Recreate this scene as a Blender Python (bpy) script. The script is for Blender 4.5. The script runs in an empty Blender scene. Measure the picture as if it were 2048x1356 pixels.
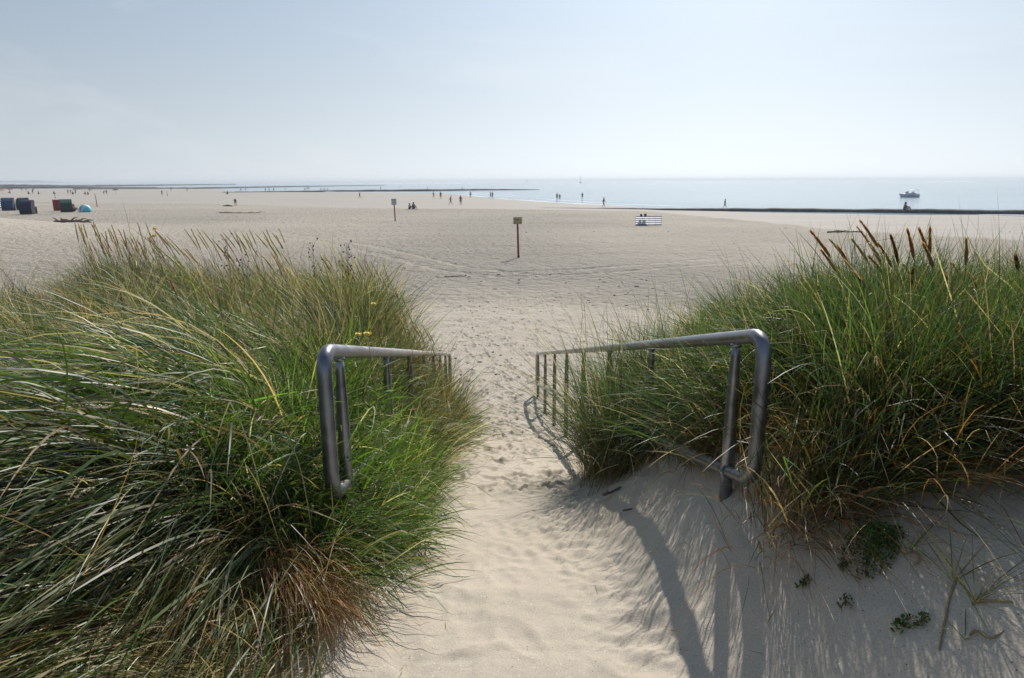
import bpy, bmesh, math, random
import numpy as np
from mathutils import Vector, Matrix
random.seed(7)
RS = np.random.RandomState(11)
sc = bpy.context.scene
COL = sc.collection
R = math.radians

# ------------------------------------------------------------------ camera (photo pixels are 2048 x 1356)
F = 1359.0; CAMZ = 4.9; PITCH = R(13.17); ROLL = R(0.2)
fw = Vector((0, math.cos(PITCH), -math.sin(PITCH)))
up0 = Vector((0, math.sin(PITCH), math.cos(PITCH)))
rt = Vector((1, 0, 0)) * math.cos(ROLL) - up0 * math.sin(ROLL)
up = up0 * math.cos(ROLL) + Vector((1, 0, 0)) * math.sin(ROLL)
CAM = Vector((0, 0, CAMZ))
cd = bpy.data.cameras.new('camera'); cam = bpy.data.objects.new('camera', cd); COL.objects.link(cam)
cd.sensor_width = 36; cd.lens = F * 36 / 2048; cd.clip_end = 60000; cd.clip_start = 0.05
M = Matrix((rt, up, -fw)).transposed().to_4x4(); M.translation = CAM
cam.matrix_world = M; sc.camera = cam

def rdir(x, y):
    return fw + rt * ((x - 1024) / F) - up * ((y - 678) / F)
def at(x, y, z=0.0):                      # pixel -> point on the level z
    d = rdir(x, y); t = (z - CAMZ) / d.z
    return CAM + d * t
def atY(x, y, Y):                         # pixel -> point at distance Y
    d = rdir(x, y); return CAM + d * (Y / d.y)

# ------------------------------------------------------------------ noise
_P = np.random.RandomState(3).rand(256, 256)
def vnoise(x, y):
    x = np.asarray(x, float); y = np.asarray(y, float)
    xi = np.floor(x).astype(int); yi = np.floor(y).astype(int)
    fx = x - xi; fy = y - yi
    fx = fx * fx * (3 - 2 * fx); fy = fy * fy * (3 - 2 * fy)
    a = _P[xi & 255, yi & 255]; b = _P[(xi + 1) & 255, yi & 255]
    c = _P[xi & 255, (yi + 1) & 255]; d = _P[(xi + 1) & 255, (yi + 1) & 255]
    return (a * (1 - fx) + b * fx) * (1 - fy) + (c * (1 - fx) + d * fx) * fy - 0.5
def fbm(x, y, o=4):
    s = 0; a = 1.0
    for i in range(o):
        s = s + a * vnoise(x * 2 ** i + 17.3 * i, y * 2 ** i - 9.1 * i); a *= .5
    return s
def sst(a, b, x):
    t = np.clip((x - a) / (b - a), 0, 1); return t * t * (3 - 2 * t)

# ------------------------------------------------------------------ terrain
def xc(Y): return .118 - .047 * (Y - 2.6)          # middle line of the path
PY = [-8, 0, 2, 2.6, 4, 6.86, 8.2, 9.6, 11, 12.4, 15, 20, 40, 75, 105, 3000]
PZ = [3.5, 3.35, 3.28, 3.2, 2.84, 2.13, 1.70, 1.32, 1.02, .87, .76, .65, .5, .45, .42, .40]
shore_px = [(-900, 371.5), (0, 373.5), (200, 376), (330, 376.8), (440, 378), (470, 383.5), (700, 384.5), (890, 386.5), (1000, 398), (1130, 407), (1250, 412.5),
            (1300, 417.5), (1500, 424.0), (1800, 429.5), (1960, 429.5), (2048, 433), (2400, 447)]
sp = [at(x, y, 0) for x, y in shore_px]
SX = np.array([p.x for p in sp]); SY = np.array([p.y for p in sp])
o_ = np.argsort(SX); SX = SX[o_]; SY = SY[o_]
berm_px = [(-400, 398), (200, 404), (450, 408), (600, 412), (860, 416.5), (1080, 417.8), (1290, 420), (1480, 437), (1700, 460), (2048, 480), (2500, 500)]
bp = [at(x, y, .42) for x, y in berm_px]
BX = np.array([p.x for p in bp]); BY = np.array([p.y for p in bp])
def shoreY(x): return np.interp(x, SX, SY)
def bermY(x): return np.interp(x, BX, BY)

def ground(x, y):
    x = np.asarray(x, float); y = np.asarray(y, float)
    p = np.interp(y, PY, PZ)
    c = xc(y)
    # left dune bank
    top = np.interp(y, [-8, 1, 3, 5, 7, 8.5, 10, 12, 14.5], [3.9, 3.8, 3.66, 3.45, 3.34, 3.24, 2.7, 1.4, .5])
    top = top + .16 * fbm(x * .45 + 5, y * .45, 3) + .25 * sst(-2.5, -5, x) * sst(4, 6, y) * (1 - sst(9, 12, y))
    top = top - .42 * sst(.56, .72, -x / np.maximum(y, 1)) * sst(4.5, 6.5, y)
    top = np.where(y > 14.5, -9, top)
    edge = c - np.interp(y, [0, 1.7, 2.3, 3, 6, 12], [.72, .74, .66, .60, .62, .90]) + .07 * vnoise(y * 1.7, 3.3)
    wl = np.interp(y, [0, 2.2, 3, 6, 9, 12], [.45, .62, .65, .85, 1.2, 2.5])
    L = p + (np.maximum(top, p) - p) * sst(0, wl, edge - x)
    # right dune bank
    topr = np.interp(y, [-8, 1, 3, 5, 7, 8.5, 10, 12], [4.15, 4.1, 3.92, 3.71, 3.42, 2.8, 1.8, .6])
    topr = topr + .14 * fbm(x * .5 - 3, y * .5 + 8, 3)
    topr = np.where(y > 12, -9, topr)
    e2 = c + np.interp(y, [0, 1.5, 3, 4.2, 6, 7.5, 12], [.52, .42, .22, .30, .75, 1.0, 1.6]) + .06 * vnoise(y * 2.1, 8.3)
    wr = np.interp(y, [0, 2, 3, 4.2, 6, 12], [.9, 1.05, 1.35, 1.6, 1.6, 2.5])
    Rr = p + (np.maximum(topr, p) - p) * sst(0, wr, x - e2) ** .85
    h = np.maximum(L, Rr)
    # low sand dome on the left beyond the grass
    m = np.exp(-(((x + 50) / 15) ** 2 + ((y - 50) / 16) ** 2))
    h = h + 2.25 * m * (1 + .12 * fbm(x * .15, y * .15, 3))
    h = h + .10 * fbm(x * .06, y * .06, 3) * sst(14, 30, y) * (1 - sst(90, 110, y))
    # towards the sea
    S = shoreY(x) + np.minimum(y * .012, 3.5) * fbm(x * .06, 4.2, 3)
    d = S - y
    h = np.where(d > 0, h * (1 - np.exp(-np.maximum(d, 0) / 30)), -.02 - np.minimum(.012 * np.maximum(-d, 0), 1.2))
    return h
def gz(x, y): return float(ground(x, y))
def hit(x, y):                            # pixel -> where its ray meets the ground or the sea
    d = rdir(x, y); t = 1.2; last = t
    while t < 9000:
        p = CAM + d * t
        if p.z <= max(gz(p.x, p.y), 0): break
        last = t; t *= 1.01
    a, b = last, t
    for _ in range(30):
        m = (a + b) / 2; p = CAM + d * m
        if p.z <= max(gz(p.x, p.y), 0): b = m
        else: a = m
    return CAM + d * b

# ------------------------------------------------------------------ object helpers
def tag(o, label=None, cat=None, group=None, kind=None):
    if label: o['label'] = label
    if cat: o['category'] = cat
    if group: o['group'] = group
    if kind: o['kind'] = kind
    return o
def empty(name, loc, rz=0, s=1):
    o = bpy.data.objects.new(name, None); COL.objects.link(o)
    o.location = loc; o.rotation_euler = (0, 0, rz); o.scale = (s, s, s); return o
def mobj(name, me, mat=None, parent=None):
    o = bpy.data.objects.new(name, me); COL.objects.link(o)
    if mat is not None:
        me.materials.clear(); me.materials.append(mat)
    if parent is not None: o.parent = parent
    return o
def np_mesh(name, V, Q, smooth=True, nv=4):
    me = bpy.data.meshes.new(name)
    me.vertices.add(len(V)); me.vertices.foreach_set('co', np.asarray(V, np.float32).ravel())
    n = len(Q); me.loops.add(n * nv); me.loops.foreach_set('vertex_index', np.asarray(Q, np.int32).ravel())
    me.polygons.add(n); me.polygons.foreach_set('loop_start', np.arange(0, n * nv, nv, dtype=np.int32))
    me.polygons.foreach_set('loop_total', np.full(n, nv, np.int32))
    me.polygons.foreach_set('use_smooth', np.full(n, smooth))
    me.update(calc_edges=True); return me
class MB:
    """collects shapes for ONE mesh"""
    def __init__(s): s.bm = bmesh.new()
    def box(s, c, size, rot=None, bev=0):
        r = bmesh.ops.create_cube(s.bm, size=1); vs = r['verts']
        m = Matrix.Translation(c) @ (rot.to_4x4() if rot is not None else Matrix.Identity(4)) @ Matrix.Diagonal((*size, 1))
        bmesh.ops.transform(s.bm, matrix=m, verts=vs)
        if bev:
            es = list({e for v in vs for e in v.link_edges}); bmesh.ops.bevel(s.bm, geom=es, offset=bev, segments=2, affect='EDGES', profile=.5)
        return s
    def tube(s, pts, rad, n=12, cap=True, smooth=True):
        pts = [Vector(p) for p in pts]
        if not hasattr(rad, '__len__'): rad = [rad] * len(pts)
        rings = []; prev = None
        for i, p in enumerate(pts):
            t = (pts[min(i + 1, len(pts) - 1)] - pts[max(i - 1, 0)]).normalized()
            if prev is None:
                a = Vector((1, 0, 0)) if abs(t.x) < .9 else Vector((0, 1, 0)); u = t.cross(a).normalized()
            else: u = (prev - t * prev.dot(t)).normalized()
            w = t.cross(u); prev = u
            rings.append([s.bm.verts.new(p + (u * math.cos(2 * math.pi * k / n) + w * math.sin(2 * math.pi * k / n)) * rad[i]) for k in range(n)])
        for a, b in zip(rings, rings[1:]):
            for k in range(n):
                f = s.bm.faces.new((a[k], a[(k + 1) % n], b[(k + 1) % n], b[k])); f.smooth = smooth
        if cap: s.bm.faces.new(rings[0][::-1]); s.bm.faces.new(rings[-1])
        return s
    def ball(s, c, r, sx=1, sy=1, sz=1, seg=10):
        x = bmesh.ops.create_uvsphere(s.bm, u_segments=seg, v_segments=max(5, seg * 2 // 3), radius=r)
        bmesh.ops.transform(s.bm, matrix=Matrix.Translation(c) @ Matrix.Diagonal((sx, sy, sz, 1)), verts=x['verts'])
        for v in x['verts']:
            for f in v.link_faces: f.smooth = True
        return s
    def sheet(s, rows):                   # rows of points -> quads
        g = [[s.bm.verts.new(p) for p in r] for r in rows]
        for a, b in zip(g, g[1:]):
            for k in range(len(a) - 1):
                f = s.bm.faces.new((a[k], a[k + 1], b[k + 1], b[k])); f.smooth = True
        return s
    def build(s, name, mat, parent=None):
        me = bpy.data.meshes.new(name); bmesh.ops.recalc_face_normals(s.bm, faces=s.bm.faces[:])
        s.bm.to_mesh(me); s.bm.free(); return mobj(name, me, mat, parent)

# ------------------------------------------------------------------ materials
def mat(name, col=(.5, .5, .5), rough=.6, metal=0, var=.15, scale=8, bump=0, col2=None, spec=None):
    m = bpy.data.materials.new(name); m.use_nodes = True; nt = m.node_tree; b = nt.nodes['Principled BSDF']
    b.inputs['Roughness'].default_value = rough; b.inputs['Metallic'].default_value = metal
    if spec is not None: b.inputs['Specular IOR Level'].default_value = spec
    tc = nt.nodes.new('ShaderNodeTexCoord'); n = nt.nodes.new('ShaderNodeTexNoise'); n.inputs['Scale'].default_value = scale; n.inputs['Detail'].default_value = 6
    nt.links.new(tc.outputs['Object'], n.inputs['Vector'])
    r = nt.nodes.new('ShaderNodeValToRGB'); r.color_ramp.elements[0].position = .3; r.color_ramp.elements[1].position = .7
    c2 = col2 or tuple(min(1, c * (1 + var)) for c in col)
    r.color_ramp.elements[0].color = (*[c * (1 - var) for c in col], 1); r.color_ramp.elements[1].color = (*c2, 1)
    nt.links.new(n.outputs['Fac'], r.inputs['Fac']); nt.links.new(r.outputs['Color'], b.inputs['Base Color'])
    if bump:
        bn = nt.nodes.new('ShaderNodeBump'); bn.inputs['Strength'].default_value = 1; bn.inputs['Distance'].default_value = bump
        nt.links.new(n.outputs['Fac'], bn.inputs['Height']); nt.links.new(bn.outputs['Normal'], b.inputs['Normal'])
    return m
# ------------------------------------------------------------------ light
SUN_EL = R(40.5); SUN_AZ = R(17)          # azimuth from +Y towards +X
sd = Vector((math.sin(SUN_AZ) * math.cos(SUN_EL), math.cos(SUN_AZ) * math.cos(SUN_EL), math.sin(SUN_EL)))
ld = bpy.data.lights.new('sun', 'SUN'); ld.energy = 4.6; ld.angle = R(.55); ld.color = (1, .95, .87)
lo = bpy.data.objects.new('sun', ld); COL.objects.link(lo); lo.rotation_euler = (-sd).to_track_quat('-Z', 'Y').to_euler(); lo.location = (0, 0, 30)
w = bpy.data.worlds.new('World'); sc.world = w; w.use_nodes = True; nt = w.node_tree
bg = nt.nodes['Background']; sky = nt.nodes.new('ShaderNodeTexSky'); sky.sky_type = 'NISHITA'; sky.sun_disc = False
sky.sun_elevation = SUN_EL; sky.sun_rotation = SUN_AZ; sky.altitude = 0; sky.air_density = 1.0; sky.dust_density = 1.2; sky.ozone_density = 1.6
tc = nt.nodes.new('ShaderNodeTexCoord'); mp = nt.nodes.new('ShaderNodeMapping'); mp.inputs['Scale'].default_value = (1, 1, 3.2)
lift = nt.nodes.new('ShaderNodeMapping'); lift.inputs['Location'].default_value = (0, 0, .10); lift.inputs['Scale'].default_value = (1, 1, .9)   # no dark rim of dust over the sea
nt.links.new(tc.outputs['Generated'], lift.inputs['Vector']); nrm = nt.nodes.new('ShaderNodeVectorMath'); nrm.operation = 'NORMALIZE'; nt.links.new(lift.outputs['Vector'], nrm.inputs[0]); nt.links.new(nrm.outputs['Vector'], sky.inputs['Vector'])
nz = nt.nodes.new('ShaderNodeTexNoise'); nz.inputs['Scale'].default_value = 3.2; nz.inputs['Detail'].default_value = 9; nz.inputs['Roughness'].default_value = .55; nz.inputs['Distortion'].default_value = .6
rp = nt.nodes.new('ShaderNodeValToRGB'); rp.color_ramp.elements[0].position = .53; rp.color_ramp.elements[1].position = .78
rp.color_ramp.elements[0].color = (0, 0, 0, 1); rp.color_ramp.elements[1].color = (.28, .28, .28, 1)
mx = nt.nodes.new('ShaderNodeMix'); mx.data_type = 'RGBA'; mx.inputs[7].default_value = (11.5, 11.3, 11.2, 1)
nt.links.new(tc.outputs['Generated'], mp.inputs['Vector']); nt.links.new(mp.outputs['Vector'], nz.inputs['Vector'])
nt.links.new(nz.outputs['Fac'], rp.inputs['Fac']); nt.links.new(rp.outputs['Color'], mx.inputs[0])
# milky air low over the sea: the sky loses its colour, not its brightness, towards the horizon
bw = nt.nodes.new('ShaderNodeRGBToBW'); nt.links.new(sky.outputs['Color'], bw.inputs['Color'])
hz = nt.nodes.new('ShaderNodeMix'); hz.data_type = 'RGBA'; hz.blend_type = 'MULTIPLY'; hz.inputs[0].default_value = 1; hz.inputs[7].default_value = (1.18, 1.25, 1.32, 1)
nt.links.new(bw.outputs['Val'], hz.inputs[6])
sx = nt.nodes.new('ShaderNodeSeparateXYZ'); nt.links.new(tc.outputs['Generated'], sx.inputs['Vector'])
er = nt.nodes.new('ShaderNodeValToRGB'); er.color_ramp.interpolation = 'B_SPLINE'; e = er.color_ramp.elements
e[0].position = 0.0; e[0].color = (1, 1, 1, 1); e[1].position = .34; e[1].color = (.15, .15, .15, 1)
nt.links.new(sx.outputs['Z'], er.inputs['Fac'])
m3 = nt.nodes.new('ShaderNodeMix'); m3.data_type = 'RGBA'; nt.links.new(er.outputs['Color'], m3.inputs[0]); nt.links.new(sky.outputs['Color'], m3.inputs[6]); nt.links.new(hz.outputs[2], m3.inputs[7])
nt.links.new(m3.outputs[2], mx.inputs[6])
# thin high haze evens the sky out
def vm(op, a, v):
    n = nt.nodes.new('ShaderNodeMix'); n.data_type = 'RGBA'; n.blend_type = op; n.inputs[0].default_value = 1; nt.links.new(a, n.inputs[6]); n.inputs[7].default_value = (*v, 1); return n.outputs[2]
gm = nt.nodes.new('ShaderNodeGamma'); gm.inputs['Gamma'].default_value = .74
nt.links.new(vm('MULTIPLY', mx.outputs[2], (.085,) * 3), gm.inputs['Color'])
low = vm('MULTIPLY', gm.outputs[0], (9.1, 9.15, 9.0)); top_ = vm('MULTIPLY', gm.outputs[0], (7.9, 9.45, 10.7))
m4 = nt.nodes.new('ShaderNodeMix'); m4.data_type = 'RGBA'; nt.links.new(er.outputs['Color'], m4.inputs[0]); nt.links.new(top_, m4.inputs[6]); nt.links.new(low, m4.inputs[7])
nt.links.new(m4.outputs[2], bg.inputs['Color']); bg.inputs['Strength'].default_value = .1
sc.view_settings.view_transform = 'Standard'; sc.view_settings.look = 'None'; sc.view_settings.exposure = .07; sc.view_settings.gamma = 1

# ------------------------------------------------------------------ sand sheet
def sand_material():
    m = bpy.data.materials.new('sand'); m.use_nodes = True; nt = m.node_tree; N = nt.nodes; K = nt.links
    b = N['Principled BSDF']; b.inputs['Roughness'].default_value = .95; b.inputs['Specular IOR Level'].default_value = .15
    g = N.new('ShaderNodeNewGeometry'); at_ = N.new('ShaderNodeAttribute'); at_.attribute_name = 'zone'
    sep = N.new('ShaderNodeSeparateColor'); K.new(at_.outputs['Color'], sep.inputs['Color'])   # R rough dry beach, G wet sand, B painted shade under the grass
    def noise(scale, det=5, rough=.55, vec=None):
        n = N.new('ShaderNodeTexNoise'); n.inputs['Scale'].default_value = scale; n.inputs['Detail'].default_value = det; n.inputs['Roughness'].default_value = rough
        K.new(vec or g.outputs['Position'], n.inputs['Vector']); return n.outputs['Fac']
    def math_(op, a, b_=None):
        n = N.new('ShaderNodeMath'); n.operation = op
        for i, v in enumerate((a, b_)):
            if v is None: continue
            if isinstance(v, (int, float)): n.inputs[i].default_value = v
            else: K.new(v, n.inputs[i])
        return n.outputs[0]
    def ramp(f, p0, p1, c0=(0, 0, 0), c1=(1, 1, 1)):
        r = N.new('ShaderNodeValToRGB'); e = r.color_ramp.elements; e[0].position = p0; e[1].position = p1; e[0].color = (*c0, 1); e[1].color = (*c1, 1); K.new(f, r.inputs['Fac']); return r.outputs['Color']
    def mix(f, a, c, mode='MIX'):
        n = N.new('ShaderNodeMix'); n.data_type = 'RGBA'; n.blend_type = mode
        if isinstance(f, (int, float)): n.inputs[0].default_value = f
        else: K.new(f, n.inputs[0])
        for i, v in ((6, a), (7, c)):
            if isinstance(v, tuple): n.inputs[i].default_value = (*v, 1)
            else: K.new(v, n.inputs[i])
        return n.outputs[2]
    mp = N.new('ShaderNodeMapping'); mp.inputs['Scale'].default_value = (.12, 1, 1); K.new(g.outputs['Position'], mp.inputs['Vector'])
    big = noise(.8, 6); streak = noise(.35, 7, .6, mp.outputs['Vector']); fine = noise(170, 3, .7); mid = noise(14, 5)
    c = mix(ramp(big, .35, .65), (.49, .425, .335), (.55, .482, .39))
    c = mix(sep.outputs[0], c, mix(ramp(streak, .35, .65), (.38, .34, .285), (.46, .42, .355)))
    c = mix(sep.outputs[1], c, mix(ramp(streak, .4, .6), (.33, .30, .27), (.40, .375, .34)))
    c = mix(ramp(fine, .30, .72), mix(.5, c, (.25, .2, .15)), mix(.25, c, (.72, .66, .58)))
    # shell bits and dark litter
    v = N.new('ShaderNodeTexVoronoi'); v.inputs['Scale'].default_value = 55; K.new(g.outputs['Position'], v.inputs['Vector'])
    sp_ = math_('LESS_THAN', v.outputs['Distance'], .13)
    vs = N.new('ShaderNodeSeparateColor'); K.new(v.outputs['Color'], vs.inputs['Color'])
    c = mix(math_('MULTIPLY', sp_, math_('GREATER_THAN', vs.outputs[0], .74)), c, (.13, .10, .08))
    c = mix(math_('MULTIPLY', sp_, math_('LESS_THAN', vs.outputs[0], .14)), c, (.78, .74, .68))
    v2 = N.new('ShaderNodeTexVoronoi'); v2.inputs['Scale'].default_value = 2.2; K.new(g.outputs['Position'], v2.inputs['Vector'])
    vs2 = N.new('ShaderNodeSeparateColor'); K.new(v2.outputs['Color'], vs2.inputs['Color'])
    c = mix(math_('MULTIPLY', math_('LESS_THAN', v2.outputs['Distance'], .11), math_('MULTIPLY', math_('GREATER_THAN', vs2.outputs[1], .62), sep.outputs[0])), c, (.10, .08, .06))
    # dark brown floor under the grass, its dense shade painted into the colour (attribute B)
    grass_shade = ramp(noise(40, 4, .7), .4, .62, (.07, .05, .03), (.26, .2, .13))
    c = mix(sep.outputs[2], c, grass_shade)
    K.new(c, b.inputs['Base Color'])
    # relief: footprints and wind ripples
    vb = N.new('ShaderNodeTexVoronoi'); vb.feature = 'SMOOTH_F1'; vb.inputs['Scale'].default_value = 2.3; vb.inputs['Smoothness'].default_value = .6
    mpb = N.new('ShaderNodeMapping'); mpb.inputs['Scale'].default_value = (1.0, .75, 1); K.new(g.outputs['Position'], mpb.inputs['Vector'])
    nd = N.new('ShaderNodeTexNoise'); nd.inputs['Scale'].default_value = 1.2; nd.inputs['Detail'].default_value = 3; K.new(mpb.outputs['Vector'], nd.inputs['Vector'])
    va = N.new('ShaderNodeVectorMath'); va.operation = 'MULTIPLY_ADD'; va.inputs[1].default_value = (1.4, 1.4, 0); K.new(nd.outputs['Color'], va.inputs[0]); K.new(mpb.outputs['Vector'], va.inputs[2])
    K.new(va.outputs[0], vb.inputs['Vector'])
    pits = math_('MULTIPLY', ramp(vb.outputs['Distance'], .1, .75), .17)
    rough = math_('ADD', pits, math_('MULTIPLY', noise(3.5, 7, .70), .30))
    rough = math_('MULTIPLY', rough, sep.outputs[0])
    wetb = math_('MULTIPLY', noise(.7, 5, .55, mp.outputs['Vector']), math_('MULTIPLY', sep.outputs[1], .12))
    h = math_('ADD', rough, math_('MULTIPLY', mid, .006)); h = math_('ADD', h, wetb)
    h = math_('ADD', h, math_('MULTIPLY', fine, .0016))
    bp_ = N.new('ShaderNodeBump'); bp_.inputs['Strength'].default_value = 1; bp_.inputs['Distance'].default_value = 1
    K.new(h, bp_.inputs['Height']); K.new(bp_.outputs['Normal'], b.inputs['Normal'])
    K.new(math_('SUBTRACT', .95, math_('MULTIPLY', sep.outputs[1], .15)), b.inputs['Roughness'])
    return m
SAND = sand_material()

def axis(dense0, dense1, step, lo, hi, g):
    a = list(np.arange(dense0, dense1, step)); s = step; v = a[-1]
    while v < hi: s *= g; v += s; a.append(v)
    s = step; v = dense0; pre = []
    while v > lo: s *= g; v -= s; pre.append(v)
    return np.array(pre[::-1] + a)
xs = axis(-1.5, 1.9, .014, -3500, 3500, 1.055)
s = .014; ys = list(np.arange(1.5, 5.5, .014)); v = ys[-1]
while v < 3500:
    s = max(.014, min(.016 + (v - 5.5) * .0035, (v * .008))) if v < 60 else s * 1.02
    v += s; ys.append(v)
pre = [1.5]; s = .02
while pre[-1] > -8: s *= 1.2; pre.append(pre[-1] - s)
ys = np.array(pre[::-1][:-1] + ys)
X, Y = np.meshgrid(xs, ys)
Z = ground(X, Y)
# footprints trodden into the path, as real dents
def dent(cx, cy, ang, L, W, dep):
    j0, j1 = np.searchsorted(xs, [cx - .3, cx + .3]); i0, i1 = np.searchsorted(ys, [cy - .3, cy + .3])
    x = X[i0:i1, j0:j1] - cx; y = Y[i0:i1, j0:j1] - cy
    u = (x * math.cos(ang) + y * math.sin(ang)) / (W / 2); v_ = (-x * math.sin(ang) + y * math.cos(ang)) / (L / 2)
    u = u * (1 + .25 * v_)
    r = np.sqrt(u * u + v_ * v_) + .18 * vnoise(x * 22 + cx * 7, y * 22 + cy * 5)
    Z[i0:i1, j0:j1] += dep * (-1.0 * (1 - sst(.55, 1.05, r)) + .45 * np.exp(-((r - 1.25) / .22) ** 2))
rr = random.Random(5)
for _ in range(1500):
    y = rr.uniform(3.6, 26) if rr.random() < .93 else rr.uniform(1.7, 3.6)
    wdt = .7 + max(0, y - 9) * .35
    x = xc(y) + rr.gauss(0, .55) * wdt
    if gz(x, y) > np.interp(y, PY, PZ) + .35: continue
    dp = rr.uniform(.008, .022) * (1 if y > 4.6 else .35) * (1.5 if y > 8 else 1)
    dent(x, y, rr.gauss(0, .3) + (math.pi if rr.random() < .5 else 0) + .05, rr.uniform(.22, .31), rr.uniform(.09, .13), dp)
# churned foot of the right bank, runnels of slipped sand
cB = xc(Y) + np.interp(Y, [0, 1.5, 3, 4.2, 6, 12], [.52, .42, .22, .30, .75, 1.6])
k = np.exp(-((X - cB - .05) / .22) ** 2) * sst(1.6, 2.2, Y) * (1 - sst(5.5, 7, Y))
Z += k * .038 * fbm(X * 9, Y * 11, 4)
slope = sst(0, .25, X - cB) * (1 - sst(1.3, 1.7, X - cB)) * sst(1.2, 1.8, Y) * (1 - sst(5, 6.5, Y))
Z += slope * .014 * fbm(X * 3.2 + Y * 9, Y * 5 - X * 12, 4)
Z += slope * .018 * fbm(X * 3, Y * 3, 3)
pathm = (1 - sst(.55, 1.2, np.abs(X - xc(Y)))) * (1 - sst(5, 9, Y))
Z += pathm * .0045 * fbm(X * 1.6, Y * 1.6, 3)
Z += pathm * .0035 * fbm(X * 4 + 3, Y * 30 + 2.5 * vnoise(X * 3, Y * 3), 2)
rw = sst(15, 24, Y) * (1 - sst(0, 1, Y - bermY(X)))
Z += np.where(Z > .05, rw * (.055 * fbm(X * 1.5, Y * 1.2, 3)), 0)
# a vehicle's wheel tracks curving over the dry sand towards the path
RUT = np.zeros_like(X)
for off in (0, 1.75):
    P = [at(x, y, .5) for x, y in ((250, 455), (470, 462), (640, 482), (760, 508), (870, 538), (1000, 556), (1200, 548), (1500, 520))]
    for sgn, pts in ((.8, P),):
        d = np.full(X.shape, 9.0)
        for a, b in zip(pts, pts[1:]):
            ab = Vector((b.x - a.x, b.y - a.y)); l2 = ab.length_squared; nx_, ny_ = -ab.y / l2 ** .5 * off, ab.x / l2 ** .5 * off
            t = np.clip(((X - a.x - nx_) * ab.x + (Y - a.y - ny_) * ab.y) / l2, 0, 1)
            d = np.minimum(d, np.hypot(X - a.x - nx_ - t * ab.x, Y - a.y - ny_ - t * ab.y))
        d = d + .06 * vnoise(X * 1.1, Y * 1.1)
        Z += np.where(d < 1, sgn * (-.045 * np.exp(-(d / .16) ** 2) + .025 * np.exp(-((d - .32) / .10) ** 2)), 0); RUT = np.maximum(RUT, np.exp(-(d / .3) ** 2))
V = np.stack([X.ravel(), Y.ravel(), Z.ravel()], 1)
nx, ny = len(xs), len(ys)
I = (np.arange(ny - 1)[:, None] * nx + np.arange(nx - 1)[None, :]).ravel()
me = np_mesh('sand', V, np.stack([I, I + 1, I + nx + 1, I + nx], 1))
ca = me.color_attributes.new('zone', 'FLOAT_COLOR', 'POINT')
pn = fbm(X * .12, Y * .12, 4)
pathlane = np.exp(-((X - xc(Y) + .0 * Y) / (1.2 + Y * .05)) ** 2) * (1 - sst(18, 34, Y))
dry = sst(17, 33, Y + 9 * pn + .5 * np.abs(X - 1)) * (1 - sst(-.8, .8, (Y - bermY(X)) / (1 + Y * .02) + .5 * fbm(X * .3, Y * .3, 2))) * (1 - .5 * pathlane)
dry = np.maximum(dry, .22 * sst(7, 10, Y) * (1 - sst(30, 40, Y)))
dry *= np.clip(.85 + .75 * fbm(X * .045 + 9, Y * .05, 3), .35, 1.15) * (1 - .5 * RUT)
dry *= 1 - .75 * np.exp(-(((X + 50) / 17) ** 2 + ((Y - 50) / 20) ** 2))
wet = sst(-.8, .8, (Y - bermY(X)) / (1 + Y * .02) + .5 * fbm(X * .3, Y * .3, 2))
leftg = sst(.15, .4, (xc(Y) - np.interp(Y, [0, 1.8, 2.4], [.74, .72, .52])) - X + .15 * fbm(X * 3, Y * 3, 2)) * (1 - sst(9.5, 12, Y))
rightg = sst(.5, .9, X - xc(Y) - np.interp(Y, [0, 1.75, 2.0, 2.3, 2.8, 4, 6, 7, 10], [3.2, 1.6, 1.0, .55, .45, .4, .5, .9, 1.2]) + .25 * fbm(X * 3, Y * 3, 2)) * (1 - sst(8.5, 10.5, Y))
grass_shade = np.maximum(leftg, rightg) * (1 - sst(9, 12, np.abs(X)))
C = np.stack([dry.ravel(), wet.ravel(), grass_shade.ravel(), np.ones(nx * ny)], 1).astype(np.float32)
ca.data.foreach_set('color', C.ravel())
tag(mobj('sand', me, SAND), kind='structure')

# ------------------------------------------------------------------ sea
def water_material():
    m = bpy.data.materials.new('sea_water'); m.use_nodes = True; nt = m.node_tree; N = nt.nodes; K = nt.links; b = N['Principled BSDF']
    b.inputs['Roughness'].default_value = .13; b.inputs['IOR'].default_value = 1.33
    g = N.new('ShaderNodeNewGeometry'); mp = N.new('ShaderNodeMapping'); mp.inputs['Scale'].default_value = (.35, 1, 1); mp.inputs['Rotation'].default_value = (0, 0, R(-14)); K.new(g.outputs['Position'], mp.inputs['Vector'])
    n1 = N.new('ShaderNodeTexNoise'); n1.inputs['Scale'].default_value = .35; n1.inputs['Detail'].default_value = 7; n1.inputs['Roughness'].default_value = .6; K.new(mp.outputs['Vector'], n1.inputs['Vector'])
    bp_ = N.new('ShaderNodeBump'); bp_.inputs['Strength'].default_value = 1; bp_.inputs['Distance'].default_value = .3; K.new(n1.outputs['Fac'], bp_.inputs['Height']); K.new(bp_.outputs['Normal'], b.inputs['Normal'])
    n2 = N.new('ShaderNodeTexNoise'); n2.inputs['Scale'].default_value = .02; n2.inputs['Detail'].default_value = 6; K.new(mp.outputs['Vector'], n2.inputs['Vector'])
    r = N.new('ShaderNodeValToRGB'); r.color_ramp.elements[0].position = .4; r.color_ramp.elements[1].position = .62
    r.color_ramp.elements[0].color = (.16, .25, .31, 1); r.color_ramp.elements[1].color = (.27, .36, .41, 1)
    K.new(n2.outputs['Fac'], r.inputs['Fac']); K.new(r.outputs['Color'], b.inputs['Base Color'])
    return m
SEA = water_material()
mb = MB(); mb.sheet([[(x, y, 0) for x in (-16000, -2000, 0, 2000, 16000)] for y in (60, 600, 4000, 16000)])
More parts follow.
